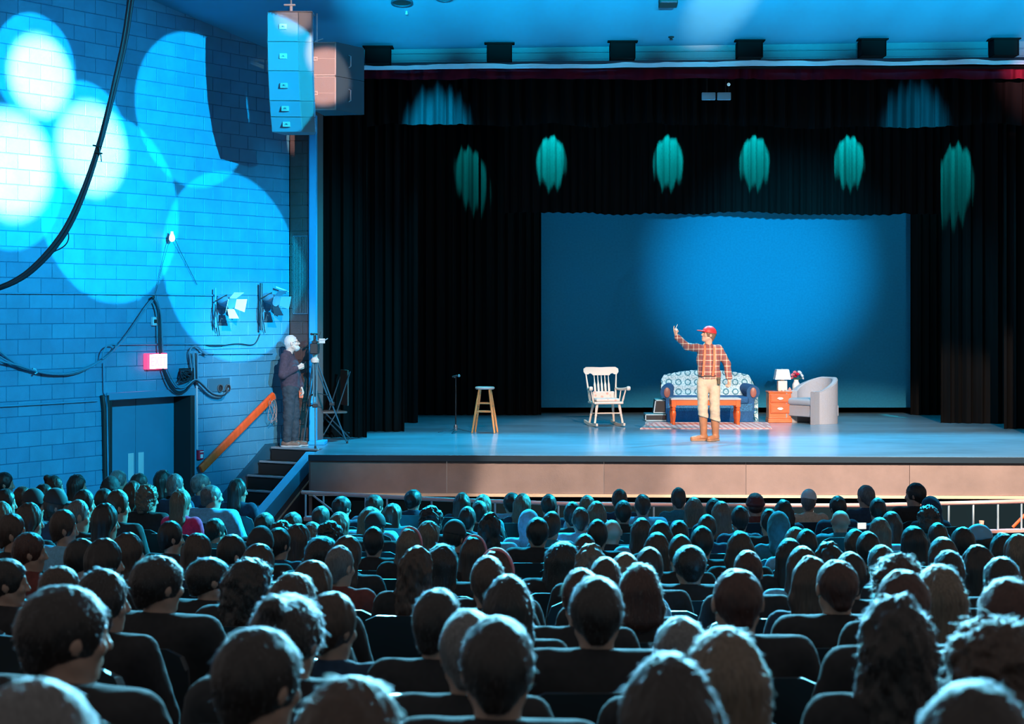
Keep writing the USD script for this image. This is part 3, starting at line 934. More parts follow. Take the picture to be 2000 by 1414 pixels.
# two subwoofers in a stack
a_, b_ = at(612, 82, 26.3), at(612, 216, 26.3)
Hs = a_[2] - b_[2]
for k in range(2):
    zt_, zb_ = -k * Hs / 2, -(k + 1) * Hs / 2 + .006
    t = thing('subwoofer', ['upper of two brown-fronted subwoofer boxes hanging right of the speaker column', 'lower of two brown-fronted subwoofer boxes hanging right of the speaker column'][k], 'loudspeaker', (a_[0], 26.3, a_[2]), 0, 'hanging subwoofers')
    w = .325
    q = [(0, .0), (w, 0), (w + .35, .62), (.08, .78)]
    obj('cabinet', hullpts([(x, y, zz) for zz in (zt_, zb_) for x, y in q]), sub_side, t)
    g = obj('grille', cat(box(.01, w - .015, -.012, .0, zb_ + .01, zt_ - .01)), sub_m, t)
    zm = (zt_ + zb_) / 2
    lip = mat('sub_lip', (.45, .36, .33), .4) if k == 0 else UsdShade.Material.Get(stage, '/World/Looks/sub_lip')
    obj('grille_rim', cat(cbox(.0, w, -.02, .0, zt_ - .018, zt_, .004), cbox(.0, w, -.02, .0, zb_, zb_ + .018, .004), cbox(w - .018, w, -.02, 0, zb_, zt_, .004), cbox(.01, w - .018, -.016, 0, zm - .004, zm + .004, .002)), lip, t)
    bd = obj('badge', cbox(.005, .065, -.022, -.01, zm - .03, zm + .03, .003), lip, t)
    obj('badge_lettering', text_on('JBL', .018, trans([.035, -.0225, zm]) @ rot([1, 0, 0], 90), .002), ink_m, bd)
    hx, hy = w + .35 * .45, .62 * .45
    dirn = np.array([.35, .62, 0]) / np.hypot(.35, .62)
    nrm = np.array([.62, -.35, 0]) / np.hypot(.35, .62)
    pc = np.array([hx, hy, zm])
    obj('handle', cat(tube([pc + dirn * 0 + nrm * -.01 + [0, 0, .09], pc + nrm * .03 + [0, 0, .07], pc + nrm * .03 - [0, 0, .07], pc - nrm * .01 - [0, 0, .09]], .012, 8)), steel_m, t, smooth=40)
cz = CEIL(26.6) - a_[2]
obj('hanging_hook', cat(tube([(0, 0, 0), (0, 0, cz)], .011, 8), tube([(-.03, 0, .05), (.09, 0, .09)], .01, 8), lathe([(0, 0), (.03, .0), (.03, .03), (0, .03)], 12)), white_m, loc=(a_[0] + .02, 26.6, a_[2]), label='short pale rod and hook above the hanging subwoofers', cat='hook', smooth=40)

# ------------------------------------------------------------------ things on the left wall
cable_m = mat('black_cable', (.012, .03, .045), .45)
cable_b = mat('blue_grey_cable', (.07, .22, .32), .45)
pipe_m = mat('painted_pipe', (.07, .26, .40), .4)


def wall_line(name, pts, r, label, catg, m, off=.03, n=0, sides=8, smooth=True):
    obj(name, tube([wpx(x, y, off) for x, y in pts], r, sides, n), m, smooth=smooth, label=label, cat=catg)


wall_line('conduit', [(-380, 571), (150, 573.5), (300, 575), (430, 577)], .011, 'thin horizontal conduit across the left wall, uppermost', 'conduit', pipe_m)
wall_line('conduit', [(-380, 815), (100, 788), (190, 782.5)], .014, 'horizontal conduit on the left wall beside the door top', 'conduit', pipe_m)
wall_line('conduit', [(222, 673), (330, 672), (440, 672)], .012, 'horizontal conduit above the red exit sign', 'conduit', pipe_m)
wall_line('conduit', [(386, 758), (386, 692), (389, 691), (533, 690)], .011, 'thin conduit bent around right of the exit sign', 'conduit', pipe_m)
wall_line('conduit', [(202, 709), (203, 766), (206, 772)], .012, 'short vertical conduit above the door frame left corner', 'conduit', pipe_m)
wall_line('conduit', [(200, 772), (203, 800), (206, 950)], .03, 'dark vertical pipe along the left side of the door', 'pipe', black_metal)
wall_line('conduit', [(211, 772), (212, 800), (215, 950)], .016, 'slim dark vertical pipe hugging the door frame', 'pipe', black_metal)
wall_line('conduit', [(384, 742), (384.5, 790), (385, 878)], .016, 'pale vertical conduit right of the door running to the fire alarm', 'conduit', mat('pale_conduit', (.45, .45, .52), .35), off=.03)
wall_line('cable', [(402, 673), (440, 674), (475, 672), (500, 669), (505, 660), (508, 652)], .007, 'thin loose cable running right to the wall lamp bracket', 'cable', cable_m, n=5)

# the thick swag hanging from the ceiling in front of the wall
sw = [(285, -230), (268, -60), (256, 0), (247, 60), (232, 130), (212, 215), (190, 300), (160, 385), (125, 455), (82, 508), (40, 543), (0, 562)]
t = thing('cable_swag', 'thick black cable swag sweeping down across the left wall', 'cable')
base = spline([at(x, y, 20.5) for x, y in sw] + [at(-120, 575, 20.8), wpx(-250, 545, .10)], 8)
for k, r in enumerate((.026, .022, .018)):
    a = np.linspace(0, 5 + k, len(base)) + k * 2.1
    off = np.c_[np.cos(a), np.sin(a) * .3, np.sin(a)] * .02
    obj('cable', tube(base + off, r, 8), cable_m, t, smooth=True)
for (x, y) in ((190, 287), (193, 300)):
    c = at(x, y, 20.46)
    obj('cable_tie', cat(tube([c + [-.05, 0, .02], c + [.04, 0, .0]], .009, 6), tube([c + [.02, 0, 0], c + [.03, 0, -.09]], .006, 6)), black_plastic, t)
obj('loose_loop', tube([at(x, y, 20.5) for x, y in ((131, 452), (134, 466), (128, 478), (115, 487), (103, 493))], .007, 6, 5), cable_m, t, smooth=True)

# the lower bundle: swag from the left edge to the peg, and down past the exit sign
t = thing('cable_bundle', 'bundle of blue-grey cables drooping along the wall to a peg', 'cable')
for k, pts in enumerate(([(-300, 560), (-120, 610), (-30, 662), (0, 686), (40, 715), (90, 727), (130, 730), (180, 713), (215, 690), (250, 650), (280, 606), (292, 590), (300, 583)],
                         [(-300, 566), (-120, 622), (-30, 677), (0, 697), (45, 719), (95, 729), (132, 731.5), (185, 712), (220, 685), (255, 646), (282, 607), (294, 592), (301, 584)],
                         [(-300, 572), (-120, 640), (-30, 691), (0, 705), (30, 712), (70, 725), (120, 731), (176, 716)],
                         [(200, 700), (203, 684), (213, 674), (226, 675), (218, 688), (200, 700)])):
    obj('cable', tube([wpx(x, y, .06 + .02 * k) for x, y in pts], (.016, .013, .012, .009)[k], 7, 6), cable_b, t, smooth=True)
obj('cable_tie', tube([wpx(64, 720, .09), wpx(69, 721, .1), wpx(72, 728, .1), wpx(68, 730, .09)], .012, 6), mat('pale_tie', (.2, .6, .7), .5), t, label='pale cable tie')
t = thing('cable_drop', 'dark cables dropping from the peg past the exit sign', 'cable')
for k, pts in enumerate(([(300, 582), (308, 592), (313, 630), (314, 680), (319, 715), (330, 745), (345, 764), (362, 762), (378, 746), (384, 741)],
                         [(301, 583), (311, 600), (316, 640), (318, 680), (325, 715), (336, 740), (350, 757), (364, 754), (376, 744), (386, 742)],
                         [(299, 584), (306, 600), (310, 640), (311, 680), (316, 712), (326, 742), (342, 766), (360, 766), (374, 750), (384, 743)],
                         [(384, 743), (398, 752), (412, 766), (424, 771), (440, 768), (446, 758)],
                         [(385, 744), (400, 757), (414, 769), (428, 773), (441, 769), (444, 759)])):
    obj('cable', tube([wpx(x, y, .05 + .018 * k) for x, y in pts], .013, 7, 6), cable_m if k % 2 == 0 else cable_b, t, smooth=True)
obj('peg', tube([wpx(300, 581, .0), wpx(300, 580, .14)], .02, 8), black_metal, t, smooth=40)
obj('spiral_loop', tube([wpx(x, y, .08) for x, y in ((374, 725), (371, 700), (372, 682), (380, 676), (389, 679), (398, 689), (404, 692))], .012, 7, 6), cable_b, t, smooth=True)
t = thing('cable_coil', 'untidy dark clump of cables on the wall right of the exit sign', 'cable')
rng = np.random.default_rng(12)
for k in range(4):
    pts = [wpx(rng.uniform(350, 376), rng.uniform(722, 742), .05 + rng.uniform(0, .06)) for _ in range(7)]
    obj('cable', tube(pts, .009, 6, 5), cable_m, t, smooth=True)
obj('backing_board', onwall(cbox(wt(376, 730)[0], wt(349, 730)[0], 0, .03, wt(360, 743)[1], wt(360, 719)[1], .005)), jamb_m, t)
t = thing('vertical_lead', 'short thick cables hanging beside the conduit bend', 'cable')
for (x0, x1) in ((372, 375), (378, 380), (382, 384)):
    obj('cable', tube([wpx(x0, 690, .06), wpx((x0 + x1) / 2, 710, .07), wpx(x1, 740, .06)], .014, 7, 4), cable_m if x0 != 378 else cable_b, t, smooth=True)

# exit sign
ex0, ex1 = wt(318, 705), wt(285, 705)
z1_, z0_ = wt(301, 690)[1], wt(301, 721)[1]
t = thing('exit_sign', 'glowing red exit sign box on the left wall above the door', 'exit sign')
obj('sign_box', onwall(cbox(ex0[0], ex1[0] + .06, 0, .09, z0_, z1_, .01)), mat('sign_red_glow', (.7, .05, .08), .4, emit=((1, .03, .10), 3.0)), t)
fc = obj('sign_face', onwall(cbox(ex0[0] + .012, ex1[0] + .02, .09, .098, z0_ + .01, z1_ - .01, .003)), mat('sign_face_glow', (.8, .5, .5), .4, emit=((1, .42, .44), 9.0)), t, label='white hot sign face')
cw = W((ex0[0] + ex1[0]) / 2 + .016, (z0_ + z1_) / 2, .0985)
M = np.eye(4); M[:3, 0], M[:3, 1], M[:3, 2], M[:3, 3] = -WU, [0, 0, 1], WV, cw
obj('sign_lettering', text_on('EXIT', .125, M @ np.diag([.82, 1, 1, 1]), .002), mat('sign_letter_glow', (.8, .2, .25), .4, emit=((1, .30, .34), 2.4)), fc)

t = thing('junction_box', 'small white switch box on the wall above the exit sign', 'switch box')
a, b = wt(303, 627), wt(294, 627)
obj('box_body', onwall(cbox(a[0], b[0], 0, .05, wt(298, 636)[1], wt(298, 619)[1], .006)), mat('switch_white', (.55, .68, .75), .4), t)
obj('switch', onwall(cbox(a[0] + .03, a[0] + .08, .05, .062, wt(298, 631)[1], wt(298, 624)[1], .004)), black_plastic, t)
t = thing('socket_panel', 'dark wall panel with two round sockets right of the exit sign', 'panel')
a, b = wt(447, 755), wt(405, 755)
zlo, zhi = wt(425, 765)[1], wt(425, 739)[1]
obj('plate', onwall(cbox(a[0], b[0], 0, .02, zlo, zhi, .005)), mat('panel_dark', (.035, .13, .20), .5), t)
for px in (427, 442):
    tt, zz = wt(px, 758)
    ring = lathe([(.038, 0), (.055, 0), (.055, .018), (.038, .018), (.038, 0)], 20)
    M = np.eye(4); M[:3, 0], M[:3, 1], M[:3, 2], M[:3, 3] = -WU, [0, 0, 1], WV, W(tt, zz, .02)
    obj('socket', xf(cat(ring, lathe([(0, 0), (.038, 0), (.038, .003), (0, .003)], 20)), M=M), black_plastic, t, smooth=40)
    obj('socket_ring', xf(lathe([(.05, .012), (.058, .012), (.058, .02), (.05, .02), (.05, .012)], 20), M=M), steel_m, t, smooth=40)
# fire alarm
t = thing('fire_alarm', 'small red fire alarm pull station right of the door', 'fire alarm')
a, b = wt(392, 888), wt(383, 888)
zlo, zhi = wt(388, 897)[1], wt(388, 879)[1]
obj('alarm_body', onwall(cbox(a[0], b[0], 0, .06, zlo, zhi, .008)), mat('alarm_red', (.75, .02, .06), .35, emit=None), t)
obj('alarm_label', onwall(cbox(a[0] + .02, a[0] + .075, .06, .064, zlo + .02, zlo + .075, .002)), white_m, t, label='white square plate')
obj('pull_bar', onwall(cbox(a[0] + .01, b[0] - .01, .06, .075, zhi - .03, zhi - .015, .004)), white_m, t, label='white pull bar')
# small bare lamp hanging on cords
c = wpx(336, 463, .12)
t = thing('bulb_lamp', 'small white bulb lamp on cords high on the left wall', 'lamp', c)
obj('bulb', xf(lathe([(0, -.07), (.03, -.06), (.045, -.03), (.04, .01), (.022, .05), (.02, .08), (0, .08)], 16), loc=(0, 0, 0)), mat('bulb_glow', (.9, .95, 1), .3, emit=((.8, .95, 1), 1.2)), t, smooth=True)
obj('cord', cat(tube([wpx(335, 455, .1) - c, wpx(318, 515, .05) - c, wpx(303, 577, .04) - c], .004, 6), tube([wpx(336, 455, .1) - c, wpx(352, 490, .05) - c, wpx(385, 556, .03) - c], .004, 6)), cable_m, t)


def wall_spot(px, py, name, label, s, flower):
    """A stage lantern clamped to a vertical pipe on the wall, with barn doors."""
    t = thing(name, label, 'stage light')
    top, bot = (562, 640) if flower else (553, 645)
    obj('pipe', tube([wpx(px, top, .10), wpx(px, bot, .10)], .013 if flower else .022, 8), pipe_m if flower else cable_m, t, smooth=40)
    obj('clamp', onwall(cbox(wt(px, py)[0] - .05, wt(px, py)[0] + .05, .05, .16, wt(px, py)[1] - .05, wt(px, py)[1] + .05, .01)), black_metal, t)
    c = wpx(px + 14 * s, py + 2, .22)
    ax = np.array([.75, -.55, -.25]); ax /= np.linalg.norm(ax)
    M = np.eye(4); z_ = ax; x_ = np.cross([0, 0, 1], z_); x_ /= np.linalg.norm(x_); y_ = np.cross(z_, x_)
    M[:3, 0], M[:3, 1], M[:3, 2], M[:3, 3] = x_, y_, z_, c
    obj('lantern', xf(lathe([(0, -.17), (.06, -.16), (.08, -.10), (.085, .09), (.08, .10), (0, .085)], 20), M=M), pipe_m if flower else cable_b, t, smooth=40)
    obj('yoke', cat(tube([wpx(px, py, .12), c - z_ * .03 + y_ * .10, c - z_ * .03], .010, 6)), black_metal, t)
    for k, (dx, dy) in enumerate(((1, 0), (-1, 0), (0, 1), (0, -1))):
        n = np.array([dx, dy, 0.0]); e = np.array([-dy, dx, 0.0])
        pts = [n * .08 + e * .07 + [0, 0, .10], n * .08 - e * .07 + [0, 0, .10], n * .19 + e * .10 + [0, 0, .20], n * .19 - e * .10 + [0, 0, .20]]
        pts += [p + n * .006 for p in pts]
        obj('barn_door', xf(hullpts(pts), M=M), (mat('white_barn', (.9, .95, .98), .4) if USED.get('/World/Looks/x') is None and not stage.GetPrimAtPath('/World/Looks/white_barn') else UsdShade.Material.Get(stage, '/World/Looks/white_barn')) if flower else cable_m if k % 2 else pipe_m, t)
    for w in range(3):
        obj('lead', tube([wpx(px, py + 6, .12), wpx(px - 3 + 3 * w, py + 35, .1), wpx(px - 2 + 5 * w, py + 55 + 6 * w, .05)], .006, 6, 4), cable_m, t, smooth=True)


wall_spot(421, 588, 'wall_stage_light', 'stage light with white barn doors on a thin wall pipe', 1.6, True)
wall_spot(510, 583, 'wall_stage_light', 'dark stage light with black barn doors on a wall pipe', 1.5, False)
obj('wall_notice', hullpts([wpx(x, y, o) for x, y in ((539, 562), (564, 570), (563, 568), (539, 559)) for o in (.1, .115)]), mat('pale_bar', (.6, .9, 1), .4), label='short pale slanting bar on the wall near the vent', cat='bar')

# ------------------------------------------------------------------ on the stage
def on_stage(px, py):
    d = F * (CAMZ - SZ) / (py - HOR)
    return np.array([X(px, d), d, SZ + .001])


# microphone stand
c = on_stage(890, 845)
t = thing('microphone_stand', 'black microphone on a slim stand with tripod feet beside the stool', 'microphone stand', c)
chrome = mat('dark_chrome', (.05, .16, .20), .25, metal=.7)
obj('pole', tube([(0, 0, .05), (0, 0, .55), (0, 0, .93)], [.012, .012, .009], 10), black_metal, t, smooth=40)
obj('hub', lathe([(0, .03), (.03, .035), (.032, .11), (.018, .14), (0, .14)], 16), steel_m, t, smooth=40)
for a in (185, -8, -100):
    ca, sa = math.cos(math.radians(a)), math.sin(math.radians(a))
    obj('leg', tube([(0, 0, .07), (ca * .30, sa * .30, .008)], .008, 8), chrome, t, smooth=40)
m_ = tube([(-.06, .0, .945), (.03, -.01, .965)], [.013, .018], 12)
obj('microphone', m_, black_plastic, t, smooth=40)
obj('microphone_head', xf(trimesh.creation.icosphere(2, .026), loc=(.055, -.012, .965)), steel_m, t, smooth=True, label='silver ball grille')
obj('clip', cbox(-.035, .01, -.02, .02, .925, .95, .005), black_plastic, t)

# stool
c = on_stage(947, 845)
t = thing('bar_stool', 'tall round-seated wooden bar stool beside the microphone stand', 'stool', c)
pine = mat('pine', (.85, .36, .12), .35, var=.12, scale=4, stretch=(8, 8, 1))
pale_top = mat('stool_top', (.80, .52, .44), .35, var=.08)
obj('seat', lathe([(0, .735), (.150, .735), (.165, .745), (.167, .765), (.155, .778), (0, .780)], 32), pale_top, t, smooth=40)
feet = []
for a in (38, 128, 218, 308):
    ca, sa = math.cos(math.radians(a)), math.sin(math.radians(a))
    p0, p1 = np.array([ca * .12, sa * .12, .74]), np.array([ca * .27, sa * .27, 0])
    feet.append((p0, p1))
    obj('leg', turned(p0, p1, [(0, .017), (.3, .020), (.7, .020), (1, .016)], 12), pine, t, smooth=40)
for zf in (.36, .50):
    for k in range(4):
        z_ = zf - .05 * (k % 2)
        q = [feet[i][0] + (feet[i][1] - feet[i][0]) * (1 - z_ / .74) for i in (k, (k + 1) % 4)]
        obj('rung', tube(q, .0115, 10), pine, t, smooth=40)

# rocking chair (front to -y)
c = on_stage(1182, 832)
t = thing('rocking_chair', 'white spindle-back rocking chair with a floral cushion', 'rocking chair', c, 12)
wp = mat('cream_paint', (.85, .68, .56), .35)
S = .0
obj('seat', rbox(-.27, .27, -.27, .22, .40, .445, .02), wp, t, smooth=40)
cr = Polygon([(-.29, .93), (-.315, .965), (-.31, 1.01), (-.27, 1.035), (-.15, 1.035), (0, 1.03), (.15, 1.035), (.27, 1.035), (.31, 1.01), (.315, .965), (.29, .93), (.25, .925), (.21, .95), (.16, .93), (.15, .91), (-.15, .91), (-.16, .93), (-.21, .95), (-.25, .925)]).buffer(.012).buffer(-.0)
lean = lambda z: .17 + (z - .43) * .22
m = extrude(cr, .03, 0); v = np.array(m.vertices); v[:, 1] += lean(v[:, 2]); m = trimesh.Trimesh(v, m.faces, process=False)
obj('crest_rail', m, wp, t)
for s in (-1, 1):
    obj('back_post', turned((s * .235, lean(.44), .43), (s * .285, lean(.95) + .015, .95), [(0, .02), (.15, .024), (.4, .018), (.42, .026), (.45, .018), (1, .013)], 12), wp, t, smooth=40)
for k in range(5):
    x = -.125 + k * .0625
    a, b = np.array([x * 1.02, lean(.44) - .01, .44]), np.array([x * 1.06, lean(.92) + .012, .92])
    n = 14
    prof_ = np.interp(np.linspace(0, 1, n), [0, .12, .3, .62, .70, .8, 1], [.008, .02, .021, .021, .012, .009, .008])
    pts = [a + (b - a) * q for q in np.linspace(0, 1, n)]
    m = tube(pts, prof_, 10); v = np.array(m.vertices)
    v[:, 1] = np.interp(v[:, 2], [.44, .92], [a[1], b[1]]) + (v[:, 1] - np.interp(v[:, 2], [.44, .92], [a[1], b[1]])) * .5
    obj('spindle', trimesh.Trimesh(v, m.faces, process=False), wp, t, smooth=40)
for s in (-1, 1):
    arm = spline([(s * .262, lean(.66) - .0, .665), (s * .30, .02, .655), (s * .33, -.20, .675), (s * .345, -.30, .685)], 6)
    obj('armrest', cat(tube(arm, [.02, .024, .026, .026, .03], 12), xf(lathe([(0, -.035), (.034, -.03), (.042, 0), (.034, .03), (0, .035)], 14), M=trans([s * .345, -.31, .683]) @ rot([0, 1, 0], 90))), wp, t, smooth=40)
    obj('arm_post', turned((s * .262, -.19, .42), (s * .325, -.215, .67), [(0, .014), (.3, .019), (.6, .013), (1, .014)], 10), wp, t, smooth=40)
    obj('arm_spindle', turned((s * .262, .02, .42), (s * .30, .02, .655), [(0, .010), (.5, .013), (1, .010)], 10), wp, t, smooth=40)
    obj('leg', turned((s * .20, -.20, .41), (s * .255, -.25, .065), [(0, .022), (.25, .027), (.55, .02), (.6, .026), (.65, .02), (1, .022)], 12), wp, t, smooth=40)
    obj('leg', turned((s * .18, .16, .41), (s * .225, .24, .06), [(0, .022), (.25, .027), (.55, .02), (.6, .026), (.65, .02), (1, .022)], 12), wp, t, smooth=40)
    yy = np.linspace(-.38, .50, 12)
    obj('rocker', cat(*[hullpts([(s * .25 + dx, y, z + dz) for dx in (-.018, .018) for (y, z) in ((yy[i], .06 + .16 * (yy[i]) ** 2 - .03), (yy[i + 1], .06 + .16 * yy[i + 1] ** 2 - .03)) for dz in (-.03, .018)]) for i in range(11)]), wp, t)
obj('stretcher', tube([(-.225, -.22, .24), (.225, -.22, .24)], [.014, .02, .014], 10), wp, t, smooth=40)
obj('stretcher', tube([(-.205, .20, .22), (.205, .20, .22)], [.012, .016, .012], 10), wp, t, smooth=40)
flor = usdkit.material(stage, '/World/Looks/floral_cushion', {'tc': ('texture_coordinate', {}), 'v': ('voronoi_texture', dict(scale=14.0)), 'r': ('rgb_ramp', dict(ramp=[(0, (.75, .25, .22)), (.25, (.85, .45, .35)), (.45, (.85, .68, .58)), (1, (.8, .62, .55))])), 'p': ('principled_bsdf', dict(roughness=.8))}, [('tc.object', 'v.vector'), ('v.distance', 'r.fac'), ('r.color', 'p.base_color')], surface='p.BSDF')
cu = thing('seat_cushion', 'pink floral seat cushion lying on the white rocking chair', 'cushion', (c[0], c[1], c[2] + .446), 12)
obj('cushion_body', rough(rbox(-.22, .22, -.23, .14, 0, .055, .026), .004, 20), flor, cu, smooth=True)
cu2 = obj('back_pad', rbox(-.20, .20, .10, .15, .03, .17, .022), flor, cu, smooth=True)

# rug
d0, d1 = on_stage(1255, 838)[1], on_stage(1268, 826)[1]
rugm = usdkit.material(stage, '/World/Looks/rug_weave', {'tc': ('texture_coordinate', {}), 'w': ('wave_texture', dict(scale=3.0, distortion=2.0, detail=2.0)), 'r': ('rgb_ramp', dict(ramp=[(0, (.62, .22, .20)), (.5, (.80, .42, .38)), (1, (.82, .52, .47))])), 'p': ('principled_bsdf', dict(roughness=.9))}, [('tc.object', 'w.vector'), ('w.fac', 'r.fac'), ('r.color', 'p.base_color')], surface='p.BSDF')
rp_ = [on_stage(1250, 838), on_stage(1508, 838), on_stage(1500, 826), on_stage(1267, 826)]
poly = Polygon([(p[0], p[1]) for p in rp_])
m = trimesh.creation.extrude_polygon(poly, .012, engine='earcut'); m.apply_translation([0, 0, SZ + .001])
t = thing('rug', 'flat pale pink patterned rug under the coffee table', 'rug')
obj('rug_field', m, rugm, t)
m = trimesh.creation.extrude_polygon(poly.buffer(-.06).difference(poly.buffer(-.11)), .004, engine='earcut'); m.apply_translation([0, 0, SZ + .0132])
obj('rug_border', m, mat('rug_red', (.62, .30, .28), .9), t, label='darker pink border stripe')

# sofa with a crocheted throw
c = on_stage(1387, 824); c[1] += .3
t = thing('sofa', 'blue camel-back sofa with rolled arms behind the coffee table', 'sofa', c, 0)
sofa_m = mat('sofa_blue', (.015, .095, .24), .8, var=.2, scale=40, bump=.3)
sofa_d = mat('sofa_speckle', (.03, .15, .30), .8, var=.8, scale=60)
wood_r = mat('sofa_arm_wood', (.35, .12, .09), .4)
hb = lambda x: .80 + .10 * (1 - (np.abs(x) / .80) ** 2)
n = 25; xs_ = np.linspace(-.82, .82, n)
obj('backrest', cat(*[hullpts([(x, y, z) for x in (a, b) for y, z in ((.30, .2), (.48, .2), (.36, hb(x)), (.44, hb(x) + .02), (.52, hb(x) - .02))]) for a, b in zip(xs_, xs_[1:])]), sofa_m, t, smooth=30)
obj('base', rbox(-.80, .80, -.32, .46, .12, .34, .03), sofa_d, t, smooth=40)
obj('skirt', solid_sheet(lambda x, z: np.stack([x, -.335 - .012 * np.sin(x * 40) * (1 - z / .2), z], -1), np.linspace(-.80, .80, 120), np.linspace(.005, .2, 4), np.array([0, .01, 0])), sofa_m, t, smooth=True)
for s in (-1, 1):
    obj('side_skirt', box(min(s * .79, s * .80), max(s * .79, s * .80), -.33, .45, .005, .2), sofa_d, t)
for k in range(2):
    obj('seat_cushion', rbox(-.72 + k * .72, k * .72, -.34, .32, .33, .47, .05), sofa_m, t, smooth=True)
for s in (-1, 1):
    roll = spline([(s * .70, .38, .60), (s * .76, .05, .585), (s * .80, -.30, .55)], 6)
    ar = obj('arm', cat(tube(roll, [.10, .11, .125], 20), hullpts([(s * .68, y, z) for y in (-.30, .40) for z in (.15, .55)] + [(s * .82, y, z) for y in (-.30, .40) for z in (.15, .50)])), sofa_m, t, smooth=40)
    obj('arm_front', xf(lathe([(0, 0), (.07, 0), (.072, .02), (.05, .03), (0, .032)], 20), M=trans([s * .80, -.30, .545]) @ rot([1, 0, 0], 90) @ np.diag([.8, 1.3, 1, 1])), wood_r, ar, smooth=40, label='red-brown wooden arm facing')
thr_nodes = {'tc': ('texture_coordinate', {}), 'mp': ('mapping', dict(scale=(5.6, 0.0, 5.6))), 'v': ('voronoi_texture', dict(scale=1.0, randomness=0.0)),
             'r': ('rgb_ramp', dict(ramp=[(0, (.62, .80, .82)), (.20, (.68, .82, .84)), (.245, (.10, .30, .36)), (.33, (.12, .33, .40)), (.36, (.70, .84, .86)), (1, (.74, .84, .85))])),
             'n': ('noise_texture', dict(scale=45.0, detail=2.0)), 'nr': ('rgb_ramp', dict(ramp=[(.38, (.45, .62, .66)), (.55, (1, 1, 1))])),
             'm': ('mix_color', dict(blend_type='multiply', fac=1.0)), 'p': ('principled_bsdf', dict(roughness=.9))}
throw_m = usdkit.material(stage, '/World/Looks/crochet_throw', thr_nodes, [('tc.object', 'mp.vector'), ('mp.vector', 'v.vector'), ('v.distance', 'r.fac'), ('tc.object', 'n.vector'), ('n.fac', 'nr.fac'), ('r.color', 'm.a'), ('nr.color', 'm.b'), ('m.result', 'p.base_color')], surface='p.BSDF')


def throw(u, v):
    # v 0..1: from the seat up the back's front, over the top and a little down behind; u across
    x = u
    top_z = hb(np.clip(x, -.82, .82)) + .045
    over = np.clip((np.abs(x) - .80) / .12, 0, 1)
    z = np.where(v < .8, .455 + (top_z - .455) * (v / .8), top_z - .25 * ((v - .8) / .2) ** 2)
    y = np.where(v < .8, .25 + .10 * (v / .8), .35 + .20 * (v - .8) / .2)
    z = z - over * (.18 + .30 * (1 - v) * (x > 0))
    w = .010 * np.sin(x * 17 + v * 3) + .008 * np.sin(v * 19 + x * 4)
    return np.stack([x + over * 0, y + w - .05 * over, z + .004 * np.sin(x * 60)], -1)


tw = obj('crochet_throw', solid_sheet(throw, np.linspace(-.86, .96, 90), np.linspace(0, 1, 30), .008), throw_m, smooth=True, loc=c, label='white and teal crocheted throw with ring pattern draped over the sofa', cat='throw')
obj('throw_corner', hullpts([(.84, .1, .40), (.93, .1, .46), (.90, .14, .20), (.86, .1, .23), (.95, .12, .22)]), throw_m, tw)

# coffee table
c = on_stage(1379, 831); c[1] += .22
t = thing('coffee_table', 'orange wooden coffee table with turned legs in front of the sofa', 'table', c)
org = mat('orange_table_wood', (.72, .12, .025), .3, var=.15, scale=4, stretch=(1, 6, 6))
top_m = mat('table_top_gloss', (.45, .40, .40), .2)
hx_, hy_ = .635, .24
obj('tabletop', rbox(-hx_, hx_, -hy_, hy_, .455, .49, .014), top_m, t, smooth=40)
obj('apron', cat(cbox(-hx_ + .05, hx_ - .05, -hy_ + .02, -hy_ + .045, .36, .455, .004), cbox(-hx_ + .05, hx_ - .05, hy_ - .045, hy_ - .02, .36, .455, .004), cbox(-hx_ + .02, -hx_ + .045, -hy_ + .05, hy_ - .05, .36, .455, .004), cbox(hx_ - .045, hx_ - .02, -hy_ + .05, hy_ - .05, .36, .455, .004)), org, t)
for sx in (-1, 1):
    for sy in (-1, 1):
        x, y = sx * (hx_ - .055), sy * (hy_ - .05)
        obj('leg', cat(cbox(x - .042, x + .042, y - .042, y + .042, .33, .456, .006), lathe([(0, .0), (.026, .0), (.034, .03), (.025, .06), (.036, .12), (.045, .20), (.040, .25), (.028, .27), (.042, .29), (.030, .31), (.040, .335), (0, .335)], 18, (x, y))), org, t, smooth=35)

# two dark cases left of the sofa
case_m = mat('case_black', (.02, .02, .024), .4, var=.3)
edge_pale = mat('case_edge', (.55, .66, .70), .35, metal=.3)


def case(name, label, x0, x1, y0, y1, d, depth, lean=0.0):
    a, b = at(x0, y1, d), at(x1, y0, d)
    t = thing(name, label, 'case', (a[0], d, a[2]), 0)
    w, h = b[0] - a[0], b[2] - a[2]
    sh = lambda m: (lambda v: trimesh.Trimesh(np.c_[v[:, 0] + lean * v[:, 2], v[:, 1:]], m.faces, process=False))(np.array(m.vertices))
    obj('case_body', sh(cbox(0.004, w - .004, .004, depth, 0.004, h - .004, .006)), case_m, t)
    e = .022
    bars = [cbox(0, w, 0, e, 0, e, .004), cbox(0, w, 0, e, h - e, h, .004), cbox(0, e, 0, e, 0, h, .004), cbox(w - e, w, 0, e, 0, h, .004), cbox(0, e, 0, depth, h - e, h, .004), cbox(w - e, w, 0, depth, h - e, h, .004), cbox(0, e, 0, depth, 0, e, .004)]
    obj('edge_trim', sh(cat(*bars)), edge_pale, t, label='pale metal edge trim')
    obj('handle', sh(tube([(w * .8, -.012, h * .3), (w * .8, -.012, h * .75)], .010, 8)), wood_r, t, label='reddish handle')
    obj('lid', sh(cbox(0, w, 0, depth, h - .004, h + .012, .004)), mat('case_lid_' + name, (.08, .30, .38), .3), t)
    return t


